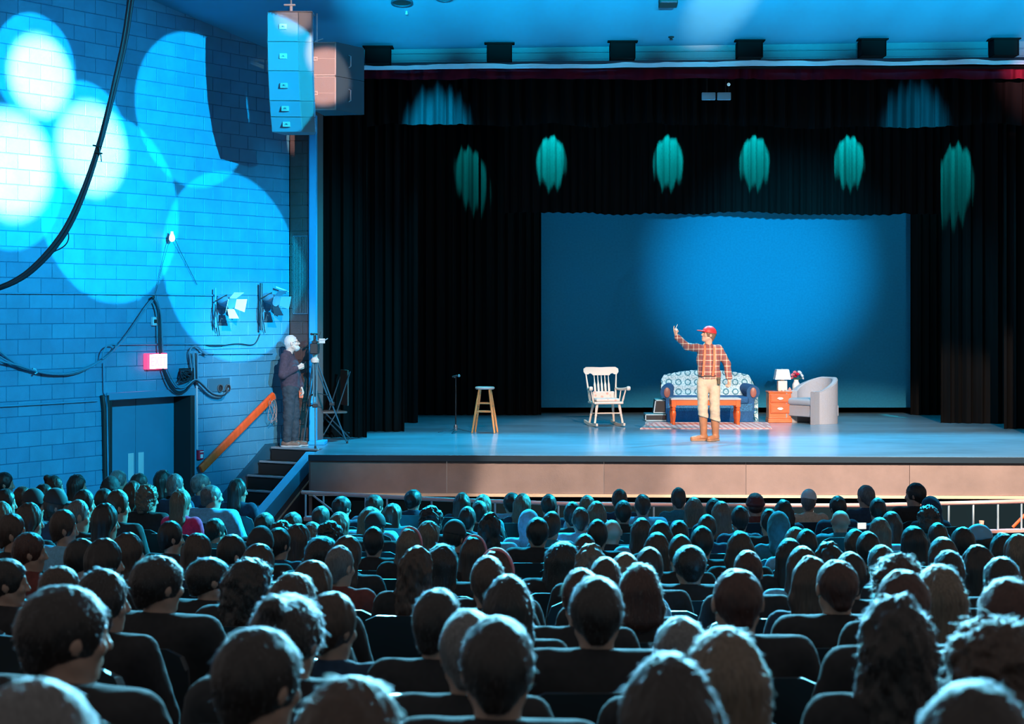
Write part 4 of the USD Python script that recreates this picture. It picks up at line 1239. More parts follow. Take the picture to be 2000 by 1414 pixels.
dc = on_stage(1280, 823)[1]
case('road_case', 'low wide dark case with pale edges standing on the stage floor', 1260, 1306, 809, 822.5, dc, .45)
case('road_case', 'taller dark case with pale edges and reddish handle, atop the low case', 1277, 1310, 781, 808, dc + .02, .4, .13) if False else None
zz = at(1280, 809, dc)[2] + .018
a = at(1276, 781, dc)
t = thing('upright_case', 'taller dark case with pale edges and reddish handle, atop the low case', 'case', (at(1276, 800, dc)[0], dc + .02, zz))
w_, h_ = (1312 - 1276) / F * dc, a[2] - zz
sh = lambda m: (lambda v: trimesh.Trimesh(np.c_[v[:, 0] + .14 * v[:, 2] * (v[:, 0] < w_ * .5), v[:, 1:]], m.faces, process=False))(np.array(m.vertices))
obj('case_body', sh(cbox(.004, w_, .004, .36, .004, h_ - .004, .006)), case_m, t)
e = .024
obj('edge_trim', sh(cat(cbox(0, w_, 0, e, 0, e * .8, .004), cbox(0, e, -.003, e, 0, h_, .004), cbox(0, w_, -.003, e, h_ - e, h_, .004))), edge_pale, t, label='pale metal edge trim')
obj('handle', tube([(w_ * .72, -.012, h_ * .3), (w_ * .72, -.012, h_ * .8)], .011, 8), wood_r, t, label='reddish handle')
obj('lid', sh(cbox(-.003, w_, -.003, .36, h_ - .004, h_ + .016, .004)), mat('case_lid_teal', (.10, .42, .48), .3), t)

# nightstand
c = on_stage(1524, 826); c[1] += .2
t = thing('nightstand', 'orange-red wooden nightstand with two drawers left of the armchair', 'nightstand', c)
nm = mat('nightstand_wood', (.78, .17, .05), .35, var=.18, scale=5, stretch=(1, 1, 6))
nm2 = mat('nightstand_drawer_wood', (.70, .14, .04), .35, var=.2, scale=5, stretch=(1, 6, 6))
obj('body', cbox(-.205, .205, -.18, .2, .06, .55, .008), nm, t)
obj('top', cbox(-.222, .222, -.2, .21, .55, .578, .010), nm, t)
obj('plinth', cat(cbox(-.218, .218, -.195, .2, .0, .075, .008), cbox(-.21, .21, -.19, .2, .075, .10, .008)), nm, t)
brass = mat('pale_brass', (.85, .75, .65), .35, metal=.5)
for (za, zb) in ((.37, .53), (.17, .355)):
    dr_ = obj('drawer', cat(cbox(-.185, .185, -.198, -.178, za, zb, .010), cbox(-.165, .165, -.204, -.19, za + .02, zb - .02, .006)), nm2, t)
    zm = (za + zb) / 2
    obj('pull', cat(hullpts([(-.06, -.207, zm), (-.03, -.207, zm + .022), (0, -.207, zm + .012), (.03, -.207, zm + .022), (.06, -.207, zm), (.03, -.207, zm - .02), (0, -.207, zm - .026), (-.03, -.207, zm - .02), (-.05, -.203, zm), (.05, -.203, zm), (0, -.203, zm + .01), (0, -.203, zm - .02)]), tube([(-.04, -.207, zm), (-.03, -.222, zm - .016), (.03, -.222, zm - .016), (.04, -.207, zm)], .005, 8, 3)), brass, dr_, label='ornate pale metal pull')
ns_top = c + [0, 0, .578]
# lamp
c2 = ns_top + [(1530 - 1524) / F * c[1], -.03, 0.002]
t = thing('table_lamp', 'white table lamp with square shade on the nightstand', 'lamp', c2)
lw = mat('lamp_white', (.82, .82, .84), .5)
obj('base', cat(cbox(-.085, .085, -.085, .085, 0, .19, .006), cbox(-.04, .04, -.04, .04, .19, .22, .004)), mat('lamp_base_cream', (.85, .74, .66), .45), t)
obj('shade', hullpts([(x * .145, y * .145, .215) for x in (-1, 1) for y in (-1, 1)] + [(x * .112, y * .112, .40) for x in (-1, 1) for y in (-1, 1)]), lw, t)
obj('stem', tube([(0, 0, .40), (0, 0, .415)], .01, 8), steel_m, t, smooth=40)
# vase with flowers
c3 = np.array([X(1555, 34.75), 34.75, SZ + .503])
t = thing('side_table', 'small dark round side table under the white vase, behind the armchair', 'table', (c3[0], c3[1], SZ + .001))
obj('tabletop', lathe([(0, .48), (.14, .48), (.145, .49), (.14, .50), (0, .50)], 24), wood_r, t, smooth=40)
obj('pedestal', lathe([(0, .02), (.03, .02), (.02, .1), (.03, .3), (.02, .48), (0, .48)], 16), wood_r, t, smooth=40)
obj('foot', lathe([(0, 0), (.12, 0), (.11, .02), (0, .03)], 24), wood_r, t, smooth=40)
t = thing('vase', 'white bottle-shaped vase with flowers, between the table lamp and the armchair', 'vase', c3)
obj('vase_body', lathe([(0, 0), (.07, 0), (.074, .01), (.074, .17), (.06, .20), (.046, .225), (.042, .26), (.036, .26), (.036, .22), (0, .21)], 28), mat('vase_white', (.86, .84, .80), .3), t, smooth=40)
rng = np.random.default_rng(8)
petal = {'r': mat('petal_red', (.75, .03, .10), .6), 'p': mat('petal_pink', (.85, .30, .36), .6), 'w': mat('petal_white', (.80, .85, .90), .6)}
stem_m = mat('flower_stem', (.10, .25, .08), .6)


def bloom(r):
    ms = []
    for ring_, (n_, tiltb, ln) in enumerate(((5, 75, .55), (7, 45, .85), (9, 15, 1.0))):
        for q in range(n_):
            g = grid_mesh(lambda u, v: np.stack([u, (v - .5) * np.sin(np.clip(u * 1.1 + .1, 0, 1) * np.pi) ** .7 * .9, .35 * u * u + .5 * (v - .5) ** 2], -1), np.linspace(.0, 1, 6), np.linspace(0, 1, 5))
            M = rot([0, 0, 1], q * 360 / n_ + ring_ * 20) @ rot([0, 1, 0], -tiltb) @ np.diag([r * ln, r * ln, r * ln, 1])
            ms.append(xf(g, M=M))
    return cat(*ms)


for k, (dx, dz, col, r) in enumerate(((-.02, .31, 'r', .055), (-.06, .34, 'p', .055), (.01, .35, 'r', .055), (.05, .38, 'w', .06), (-.03, .385, 'p', .05), (.085, .33, 'w', .05), (-.075, .285, 'p', .045), (.105, .285, 'w', .04))):
    fl = thing('flower', ['red flower low in the white vase', 'pink flower at the left of the white vase', 'red flower in the middle of the white vase', 'white flower at the top of the bunch', 'pink flower at the top left of the bunch', 'white flower at the right of the bunch', 'pink flower drooping at the left of the vase', 'white flower drooping lowest at the right of the vase'][k], 'flower', c3, 0, 'flowers in the white vase')
    M = trans([dx, -.02 - .02 * (k % 3), dz]) @ rot([0, 1, 0], dx * 500) @ rot([1, 0, 0], 40)
    obj('bloom', xf(bloom(r), M=M), petal[col], fl, smooth=True)
    obj('stem', tube([(dx * .1, 0, .225), (dx * .5, -.01, .27), (dx, -.02 - .02 * (k % 3), dz)], .004, 6, 3), stem_m, fl)
# little ornaments beside the lamp
obj('trinket_dish', xf(lathe([(0, 0), (.02, 0), (.032, .022), (.028, .024), (.016, .006), (0, .005)], 18), loc=ns_top + [.06, -.15, .001]), lw, label='tiny white dish on the nightstand in front of the lamp', cat='dish', smooth=40)
t = thing('pink_ornament', 'small round pink ornament at the right edge of the nightstand', 'ornament', ns_top + [.185, -.12, .001])
obj('ornament_body', lathe([(0, 0), (.025, .0), (.034, .025), (.026, .05), (0, .055)], 16), mat('ornament_pink', (.75, .30, .25), .5), t, smooth=True)
obj('ornament_knob', xf(trimesh.creation.icosphere(2, .012), loc=(0, 0, .062)), mat('ornament_knob_pink', (.80, .42, .36), .5), t, smooth=True)

# barrel armchair, its front turned to the left
c = on_stage(1598, 829); c[1] += .42
t = thing('armchair', 'grey upholstered barrel armchair at the right of the nightstand', 'armchair', c, -56)
ac = mat('armchair_tweed', (.40, .40, .43), .9, var=.25, scale=120, bump=.3, bscale=200)
n = 40
ang = np.radians(np.linspace(-38, 218, n))
# the shell wraps from the right arm round the back to the left arm; front opens to -y
Rx, Ry = .43, .42
def height(a):
    back = np.clip(np.sin(a), -1, 1)
    return .60 + .24 * np.clip((back + .45) / 1.35, 0, 1) ** .9
segs = []
ring_o = [(Rx * math.cos(a), Ry * math.sin(a)) for a in ang]
# straighten the arm fronts
ring_o[0] = (Rx * .98, -.40); ring_o[-1] = (-Rx * .98, -.40)
ring_i = [(x * .76, y * .76 if y > -.3 else y) for x, y in ring_o]
for i in range(n - 1):
    pts = []
    for j in (i, i + 1):
        h = float(height(ang[j]))
        (xo, yo), (xi, yi) = ring_o[j], ring_i[j]
        pts += [(xo, yo, .0), (xi, yi, .0), (xo, yo, h - .02), (xi, yi, h - .02), (xo * .93, yo * .93 if j not in (0, n - 1) else yo, h), (xi * 1.06, yi * 1.06 if j not in (0, n - 1) else yi, h)]
    segs.append(hullpts(pts))
obj('shell', cat(*segs), ac, t, smooth=30)
obj('seat_base', cbox(-.33, .33, -.36, .30, .13, .33, .012), ac, t)
obj('seat_cushion', rbox(-.325, .325, -.385, .28, .33, .46, .055), mat('armchair_seat', (.36, .40, .45), .9, var=.15, scale=100), t, smooth=True)
obj('piping', cat(tube([(ring_o[j][0] * .97, ring_o[j][1] * .97, float(height(ang[j])) - .008) for j in range(n)], .008, 6)), ac, t, smooth=True)
for s in (-1, 1):
    obj('foot', lathe([(0, 0), (.02, 0), (.025, .13), (0, .13)], 10, (s * .28, .22)), black_plastic, t)

# tripod with camera at the left edge of the stage
tz = CAMZ - (884 - 603) / F * 26.9
foot_f = on_stage(616, 876); foot_f[1] -= 0
apex = at(615, 703, 28.0)
t = thing('camera_tripod', 'tall black camera tripod standing at the left corner of the stage', 'tripod', (apex[0], 28.0, SZ + .001))
A_ = np.array([0, 0, apex[2] - SZ])
rel = lambda px, py, d: at(px, py, d) - np.array([apex[0], 28.0, SZ + .001])
ends = []
for (px, py) in ((591, 871), (616, 876), (678, 866)):
    p = on_stage(px, py)
    ends.append(p - np.array([apex[0], 28.0, SZ]))
tri_blue = mat('tripod_sheen', (.05, .12, .16), .3, spec=.8)
for e_ in ends:
    d_ = e_ - A_; side = np.cross(d_, [0, 0, 1]); side /= np.linalg.norm(side)
    mid = A_ + d_ * .52
    lg = obj('leg', cat(tube([A_ + side * .03, mid + side * .02], .012, 8), tube([A_ - side * .03, mid - side * .02], .012, 8), tube([mid - d_ * .04, e_ - d_ * .02], .011, 8)), tri_blue, t, smooth=40)
    obj('leg_clamp', xf(cbox(-.04, .04, -.025, .025, -.03, .03, .008), loc=mid), black_plastic, lg)
    obj('rubber_foot', xf(lathe([(0, 0), (.018, 0), (.014, .04), (0, .045)], 10), loc=(e_[0], e_[1], 0)), black_plastic, lg, smooth=40)
obj('centre_column', tube([A_ + [0, 0, .10], A_ - [0, 0, .55]], .016, 10), tri_blue, t, smooth=40)
obj('spreader', cat(*[tube([A_ - [0, 0, .50], A_ + (e_ - A_) * .42], .007, 6) for e_ in ends]), black_metal, t)
obj('head', cat(lathe([(0, -.04), (.06, -.04), (.065, 0), (.05, .02), (.035, .05), (.04, .09), (0, .09)], 18), ), mat('tripod_head_cream', (.65, .55, .48), .5), t, smooth=40, loc=A_)
obj('pan_handle', tube([A_ + [0, 0, .07], A_ + [-.03, .12, -.02], A_ + [-.05, .28, -.08]], .01, 8), black_metal, t, smooth=40)
vc = thing('video_camera', 'dark video camera with a small side screen on the tall tripod', 'video camera', (apex[0], 28.0, SZ + .001 + A_[2] + .092))
obj('camera_body', cat(cbox(-.06, .06, -.16, .12, .0, .16, .012), cbox(-.04, .04, -.10, .06, .16, .20, .01)), black_plastic, vc)
obj('lens', xf(lathe([(0, 0), (.05, 0), (.055, .09), (.045, .10), (0, .08)], 20), M=trans([0, .12, .09]) @ rot([1, 0, 0], -90)), black_plastic, vc, smooth=40)
obj('top_handle', tube([(0, -.08, .19), (0, -.07, .27), (0, .05, .27), (0, .07, .19)], .014, 8, 4), black_plastic, vc, smooth=True)
obj('microphone', tube([(-.05, -.05, .30), (.02, .13, .30)], .018, 10), black_plastic, vc, smooth=40)
obj('side_screen', cbox(.07, .165, -.10, -.088, .16, .235, .008), mat('screen_pale', (.70, .62, .58), .4), vc, label='pale folded-out screen')
obj('screen_arm', tube([(.05, -.09, .2), (.075, -.095, .2), (.165, -.095, .21), (.205, -.095, .235)], .008, 8), mat('screen_arm_grey', (.4, .4, .42), .4), vc)
obj('antenna', tube([(.05, 0, .2), (.09, .02, .34)], .003, 6), black_plastic, vc)
obj('strap_loop', tube([(-.03, -.03, -.62), (-.08, -.03, -.70), (-.06, -.03, -.78), (.0, -.03, -.76)], .012, 8, 4), black_plastic, vc, smooth=True)

# chair behind the tripod, mostly in the dark
c = np.array([X(648, 29.5), 29.5, SZ + .001])
t = thing('folding_chair', 'dim brown-backed folding chair behind the tripod at the stage edge', 'chair', c, -68)
chm = mat('chair_brown', (.16, .10, .085), .5)
fr_m = mat('chair_frame_dark', (.03, .05, .065), .4)
obj('backrest', rbox(-.20, .20, .20, .225, .55, 1.12, .012), chm, t, smooth=40)
obj('seat', rbox(-.21, .21, -.22, .20, .43, .47, .02), chm, t, smooth=40)
for s in (-1, 1):
    obj('leg', tube([(s * .22, .24, 1.1), (s * .22, .02, .46), (s * .22, -.25, 0.02)], .012, 8), fr_m, t, smooth=40)
    obj('leg', tube([(s * .19, -.16, .44), (s * .19, .26, 0.02)], .012, 8), fr_m, t, smooth=40)
obj('crossbar', tube([(-.19, .23, .12), (.19, .23, .12)], .009, 8), fr_m, t)
obj('floor_box', cbox(*(lambda p: (p[0] - .05, p[0] + .06, p[1] - .06, p[1] + .06, SZ + .001, SZ + .055, .006))(on_stage(625, 866))), mat('floor_box_grey', (.12, .13, .14), .5), label='small dark box on the stage floor beside the post', cat='box')
# ------------------------------------------------------------------ people
skin_m = mat('skin', (.38, .24, .18), .5, var=.05, scale=20)
skin_pale = mat('skin_pale', (.66, .50, .42), .5)
eye_m = mat('eye_white', (.7, .7, .7), .2)


def head_prims(s, M, grow=0.0):
    """A head looking along +y, its middle between the ears at the origin."""
    s.ell((0, -.012, .022), (.076, .097, .097), M, .03)
    s.ell((0, .022, -.045), (.060, .066, .080), M, .03)
    s.limb((0, .055, -.098), .024, (0, .066, -.102), .020, M, .02)
    for x in (-1, 1):
        s.limb((x * .055, -.002, -.055), .018, (x * .018, .058, -.100), .018, M, .02)
        s.ell((x * .040, .060, -.024), (.026, .026, .024), M, .015)
        s.ell((x * .079, -.012, -.002), (.011, .022, .034), M, .006)
    s.limb((-.038, .078, .034), .012, (.038, .078, .034), .012, M, .015)
    for x in (-1, 1):
        s.ell((x * .031, .094, .012), (.017, .012, .012), M, .012, 'sub')
        s.ell((x * .031, .078, .012), (.012, .012, .010), M, .004)
        s.ell((x * .011, .098, -.036), (.010, .010, .008), M, .006)
    s.limb((0, .086, .018), .008, (0, .108, -.030), .013, M, .010)
    s.limb((-.018, .084, -.062), .008, (.018, .084, -.062), .008, M, .006)
    s.limb((-.015, .082, -.075), .009, (.015, .082, -.075), .009, M, .006)
    s.limb((-.014, .092, -.0685), .003, (.014, .092, -.0685), .003, M, .003, 'sub')


def hand_prims(s, M, side, curl=(30, 35, 25), spread=4, thumb=35, k=.006, finger_curls=None):
    """A hand whose fingers point along +z from the wrist at the origin, palm towards +y; side +1 puts the thumb at +x."""
    s.limb((side * .018, 0, .005), .019, (side * .024, 0, .080), .013, M, .012)
    s.limb((-side * .006, 0, .005), .019, (-side * .006, .002, .083), .013, M, .012)
    s.limb((side * .005, 0, .0), .021, (-side * .028, .003, .074), .012, M, .012)
    for i, (x, z0, ln) in enumerate(((.028, .086, .074), (.009, .090, .082), (-.011, .088, .076), (-.030, .078, .060))):
        c = (finger_curls[i] if finger_curls else curl)
        p = np.array([side * x, 0, z0]); ang = 0.0
        az = side * (x / .03) * math.radians(spread)
        for q, (f, r0, r1) in enumerate(((.42, .0095, .0088), (.32, .0088, .0082), (.26, .0082, .0070))):
            ang += math.radians(c[q])
            d = np.array([math.sin(az) * math.cos(ang), math.sin(ang), math.cos(ang) * math.cos(az)])
            n = p + d * ln * f
            s.limb(p, r0, n, r1, M, k)
            p = n
    p = np.array([side * .026, .004, .022])
    t1 = math.radians(thumb)
    for ln, r0, r1, a, b in ((.038, .014, .0115, t1, .35), (.030, .0115, .0100, t1 * .7, .65), (.024, .0100, .0085, t1 * .4, .85)):
        d = np.array([side * math.sin(a), math.sin(b) * .9, math.cos(a)]); d /= np.linalg.norm(d)
        n = p + d * ln
        s.limb(p, r0, n, r1, M, k)
        p = n


def face_cut(s, M, c=(0, .115, -.045), r=(.066, .075, .105), k=.02):
    s.ell(c, r, M, k, 'sub')


def hair_mesh(kind, M, h=.008, seed=1):
    """Hair or headwear on the head of head_prims: a list of (part name, mesh, what)."""
    out = []
    s = Sdf3()
    if kind in ('short', 'cap', 'cap_left', 'cap_right', 'ponytail', 'bun', 'crop'):
        g = .006 if kind == 'crop' else .013
        s.ell((0, -.014, .024), (.077, .099, .099), M, .02, grow=g)
        s.limb((0, -.055, -.01), .055, (0, -.062, -.055), .045, M, .02)
        face_cut(s, M, (0, .118, -.035), (.078, .085, .100))
        s.ell((0, .03, -.11), (.10, .105, .07), M, .02, 'sub')
        if kind == 'bun':
            s.limb((0, -.085, .09), .040, (0, -.10, .105), .038, M, .02)
        if kind == 'ponytail':
            s.limb((0, -.11, .02), .026, (0, -.145, -.06), .032, M, .02)
            s.limb((0, -.145, -.06), .032, (.01, -.135, -.20), .014, M, .02)
        out.append(('hair', rough(s.mesh(h), .006, 42, seed, (1, 1, .35)), 'hair'))
    if kind in ('long', 'bob', 'wavy'):
        e = {'long': -.30, 'wavy': -.26, 'bob': -.13}[kind]
        s.ell((0, -.016, .024), (.077, .099, .099), M, .03, grow=.017)
        for x in (-1, 1):
            s.limb((x * .060, -.02, .02), .036, (x * .088, -.03, e * .55), .036, M, .04)
            s.limb((x * .088, -.03, e * .55), .036, (x * .085, -.05, e), .028, M, .03)
        s.limb((0, -.06, .0), .070, (0, -.085, e), .050, M, .04)
        for x in (-.05, .05):
            s.limb((x, -.06, .0), .05, (x, -.09, e * .95), .038, M, .03)
        face_cut(s, M, (0, .120, -.065), (.064, .085, .125))
        out.append(('hair', rough(s.mesh(h), .010 if kind != 'wavy' else .020, 26, seed, (1.3, 1.3, .16 if kind != 'wavy' else .6)), 'hair'))
    if kind == 'curly':
        s.ell((0, -.022, .03), (.115, .125, .12), M, .03)
        s.ell((0, -.05, -.06), (.11, .085, .075), M, .05)
        face_cut(s, M, (0, .125, -.055), (.07, .09, .115))
        out.append(('hair', rough(rough(s.mesh(h), .026, 22, seed), .010, 70, seed + 2), 'hair'))
    if kind in ('cap', 'cap_left', 'cap_right'):
        c = Sdf3()
        c.ell((0, -.010, .034), (.080, .103, .098), M, .02, grow=.018)
        c.cut((0, 0, .030), (0, -.12, -1), M)
        out.append(('cap_crown', c.mesh(h), 'cap'))
        b = Sdf3()
        b.ell((0, .125, .044), (.078, .082, .013), M @ rot([1, 0, 0], -6), .01)
        b.cut((0, .07, 0), (0, -1, 0), M)
        out.append(('cap_brim', b.mesh(.006), 'cap'))
    if kind == 'beanie':
        c = Sdf3()
        c.ell((0, -.012, .036), (.080, .102, .105), M, .02, grow=.015)
        c.cut((0, 0, .012), (0, -.2, -1), M)
        c.ell((0, -.015, .028), (.082, .105, .034), M, .01, grow=.018)
        out.append(('beanie', rough(c.mesh(h), .004, 40, seed), 'cap'))
        s.ell((0, -.03, -.01), (.08, .08, .07), M, .02)
        face_cut(s, M)
        out.append(('hair', s.mesh(h), 'hair'))
    if kind == 'hood':
        s.ell((0, -.02, .024), (.082, .105, .105), M, .03, grow=.022)
        s.limb((0, -.04, -.03), .095, (0, -.06, -.15), .10, M, .05)
        face_cut(s, M, (0, .125, -.045), (.072, .09, .125))
        out.append(('hood', rough(s.mesh(h), .006, 18, seed), 'top'))
    if kind == 'headband':
        s.ell((0, -.016, .024), (.077, .099, .099), M, .03, grow=.017)
        for x in (-1, 1):
            s.limb((x * .06, -.02, .02), .036, (x * .085, -.04, -.17), .032, M, .04)
        s.limb((0, -.06, .0), .07, (0, -.08, -.18), .055, M, .04)
        face_cut(s, M, (0, .120, -.065), (.064, .085, .125))
        out.append(('hair', rough(s.mesh(h), .008, 26, seed, (1.3, 1.3, .2)), 'hair'))
        pts = []
        for a in np.linspace(-15, 195, 22):
            ca, sa = math.cos(math.radians(a)), math.sin(math.radians(a))
            pts.append((M @ np.array([.098 * ca, .012 - .02 * sa, .024 + .118 * sa, 1]))[:3])
        out.append(('headband', tube(pts, .011, 8), 'band'))
    return out


# --- seated body, facing +y, floor at z = 0, top of the head at 1.28
HC = np.array([0, -.085, 1.157])


def seated_head_M(turn, tilt=0.0, lean=0.0):
    return trans(HC) @ rot([0, 0, 1], -turn) @ rot([0, 1, 0], tilt) @ rot([1, 0, 0], -2 + lean)


ARM = [((.175, -.09, .965), (.235, -.02, .70), (.13, .20, .605))]


def seated_body(turn, tilt=0.0, lean=0.0, h=.012):
    s = Sdf3()
    s.limb((0, -.10, .93), .060, (0, -.095, 1.07), .054, None, .04)
    s.limb((0, -.06, .56), .125, (0, -.09, .86), .125, None, .05, flat=(.8, 1.15, 1))
    s.limb((-.13, -.09, .95), .060, (.13, -.09, .95), .060, None, .05)
    for x in (-1, 1):
        a, b, c = [np.array(p) * (x, 1, 1) for p in ARM[0]]
        s.limb(a, .052, b, .040, None, .03)
        s.limb(b, .040, c, .027, None, .02)
        s.limb((x * .09, -.04, .55), .085, (x * .10, .36, .53), .060, None, .04)
        s.limb((x * .10, .37, .52), .058, (x * .11, .36, .11), .040, None, .03)
        s.limb((x * .11, .33, .05), .035, (x * .12, .52, .035), .030, None, .03)
        M = trans(c) @ rot([0, 0, 1], x * 30) @ rot([1, 0, 0], -100)
        hand_prims(s, M @ rot([0, 0, 1], 180), -x, (25, 30, 20))
    head_prims(s, seated_head_M(turn, tilt, lean))
    return s.mesh(h)


def seated_top(h=.017, grow=.018, wide=1.0, seed=0):
    s = Sdf3()
    s.limb((0, -.06, .55), .125, (0, -.09, .86), .125, None, .05, grow=grow, flat=(.8 / wide, 1.15, 1))
    s.limb((-.135 * wide, -.09, .955), .060, (.135 * wide, -.09, .955), .060, None, .05, grow=grow)
    s.limb((0, -.10, .95), .065, (0, -.095, 1.04), .057, None, .04, grow=.010)
    for x in (-1, 1):
        a, b, c = [np.array(p) * (x * (1 + (wide - 1) * .8), 1, 1) for p in ARM[0]]
        s.limb(a, .052, b, .042, None, .03, grow=grow)
        s.limb(b, .042, c, .034, None, .02, grow=grow)
    s.cut((0, -.09, 1.045), (0, .15, 1), None)
    return rough(s.mesh(h), .008, 9, seed)


def seated_trousers(h=.02):
    s = Sdf3()
    for x in (-1, 1):
        s.limb((x * .09, -.05, .545), .095, (x * .10, .36, .53), .066, None, .04, grow=.008)
        s.limb((x * .10, .37, .52), .062, (x * .11, .36, .10), .050, None, .03, grow=.008)
    s.limb((-.06, -.05, .55), .10, (.06, -.05, .55), .10, None, .05, grow=.01)
    s.cut((0, 0, .09), (0, 0, -1), None)
    return s.mesh(h)


def seated_shoes(x, h=.014):
    s = Sdf3()
    s.limb((x * .11, .31, .045), .042, (x * .12, .53, .036), .036, None, .03, grow=.006)
    s.limb((x * .11, .345, .06), .045, (x * .11, .35, .11), .042, None, .03, grow=.006)
    s.cut((0, 0, .002), (0, 0, -1), None)
    return s.mesh(h)


top_cols = {'black': ('black', (.022, .022, .024)), 'navy': ('navy', (.020, .045, .085)), 'grey': ('grey', (.10, .10, .11)), 'blue': ('light blue', (.16, .40, .58)),
            'pink': ('bright pink', (.70, .03, .12)), 'rust': ('rust', (.13, .035, .03)), 'cream': ('cream patterned', (.55, .42, .33)), 'teal': ('teal', (.03, .16, .20)), 'brown': ('brown', (.06, .035, .028))}
hair_cols = {'dark': ('dark', (.018, .014, .013)), 'brown': ('brown', (.05, .03, .022)), 'fair': ('fair', (.12, .09, .065)), 'grey': ('grey', (.11, .11, .11)), 'red': ('reddish', (.05, .018, .013))}
cap_cols = {'black': (.018, .02, .024), 'blue': (.14, .36, .55), 'red': (.10, .018, .02), 'white': (.6, .6, .62)}


def hair_material(name, c):
    return usdkit.material(stage, '/World/Looks/' + name, {'tc': ('texture_coordinate', {}), 'mp': ('mapping', dict(scale=(1, 1, .12))), 'n': ('noise_texture', dict(scale=140.0, detail=3.0)), 'r': ('rgb_ramp', dict(ramp=[(.3, tuple(np.array(c) * .6)), (.7, tuple(np.array(c) * 1.3))])),
                                                           'b': ('bump', dict(strength=.5, distance=.004)), 'p': ('principled_bsdf', dict(roughness=.46, specular_ior_level=.45, sheen_weight=.04, sheen_roughness=.4))},
                           [('tc.object', 'mp.vector'), ('mp.vector', 'n.vector'), ('n.fac', 'r.fac'), ('r.color', 'p.base_color'), ('n.fac', 'b.height'), ('b.normal', 'p.normal')], surface='p.BSDF')


hair_mats = {k: hair_material('hair_' + k, c[1]) for k, c in hair_cols.items()}
top_mats = {k: mat('cloth_' + k, c[1], .85, var=.2, scale=30, sheen=.06, spec=.25) for k, c in top_cols.items()}
cap_mats = {k: mat('cap_' + k, c, .7, sheen=.05) for k, c in cap_cols.items()}
jeans_m = mat('dark_jeans', (.016, .022, .032), .85)
shoe_m = mat('dark_shoes', (.02, .018, .017), .5)
_cache = {}


strand_mats = {k: usdkit.material(stage, '/World/Looks/strands_' + k, {'h': ('principled_hair_bsdf', dict(model='Chiang', parametrization='Direct coloring', color=c, roughness=.35, radial_roughness=.45, random_roughness=.2, offset=.035))}, [], surface='h.BSDF')
               for k, c in {'dark': (.035, .035, .04), 'brown': (.05, .045, .042), 'fair': (.18, .16, .14), 'grey': (.22, .22, .23), 'red': (.06, .042, .04)}.items()}


def strands(parent, meshes, hc, n, length, seed, curl=0.0, stand=.55):
    """Loose hairs growing out of the hair's surface."""
    rng = np.random.default_rng(seed)
    m = cat(*meshes)
    p, fi = trimesh.sample.sample_surface(m, n, seed=seed)
    p, nr = np.asarray(p), np.asarray(m.face_normals)[fi]
    down = np.array([0, -.25, -1.0]); t = down - nr * (nr @ down)[:, None]
    t /= np.maximum(np.linalg.norm(t, axis=1, keepdims=True), 1e-6)
    L = length * rng.uniform(.5, 1.3, (n, 1))
    sway = rng.normal(0, .35, (n, 3))
    pts = []
    for k, f in enumerate((0, .34, .67, 1.0)):
        pts.append(p - nr * .003 + L * f * (nr * stand * (1 - .45 * f) + t * (.35 + .75 * f) + sway * f) + curl * rng.normal(0, 1, (n, 3)) * f)
    pts = np.stack(pts, 1).reshape(-1, 3)
    c = UsdGeom.BasisCurves.Define(stage, numbered(str(parent.GetPath()) + '/hair_strands'))
    c.CreateTypeAttr('linear')
    c.CreatePointsAttr(Vt.Vec3fArray.FromNumpy(pts.astype(np.float32)))
    c.CreateCurveVertexCountsAttr(Vt.IntArray.FromNumpy(np.full(n, 4, np.int32)))
    w = np.tile(np.array([.0011, .0010, .0008, .0003], np.float32), n)
    c.CreateWidthsAttr(Vt.FloatArray.FromNumpy(w)); c.SetWidthsInterpolation('vertex')
    UsdShade.MaterialBindingAPI.Apply(c.GetPrim()).Bind(strand_mats[hc])
    c.GetPrim().SetCustomDataByKey('kind', 'stuff')


def memo(key, fn):
    if key not in _cache:
        _cache[key] = fn()
    return _cache[key]


HAIR_WORDS = {'short': 'short {} hair', 'crop': 'close-cropped {} hair', 'long': 'long {} hair', 'wavy': 'wavy {} hair', 'bob': '{} bobbed hair', 'curly': 'curly {} hair', 'bun': '{} hair in a bun', 'ponytail': '{} ponytail', 'bald': 'bald head', 'beanie': 'knitted cap', 'hood': 'raised hood', 'headband': '{} hair and pale headband', 'cap': 'peaked cap', 'cap_left': 'peaked cap turned left', 'cap_right': 'peaked cap turned right'}
protos = {}


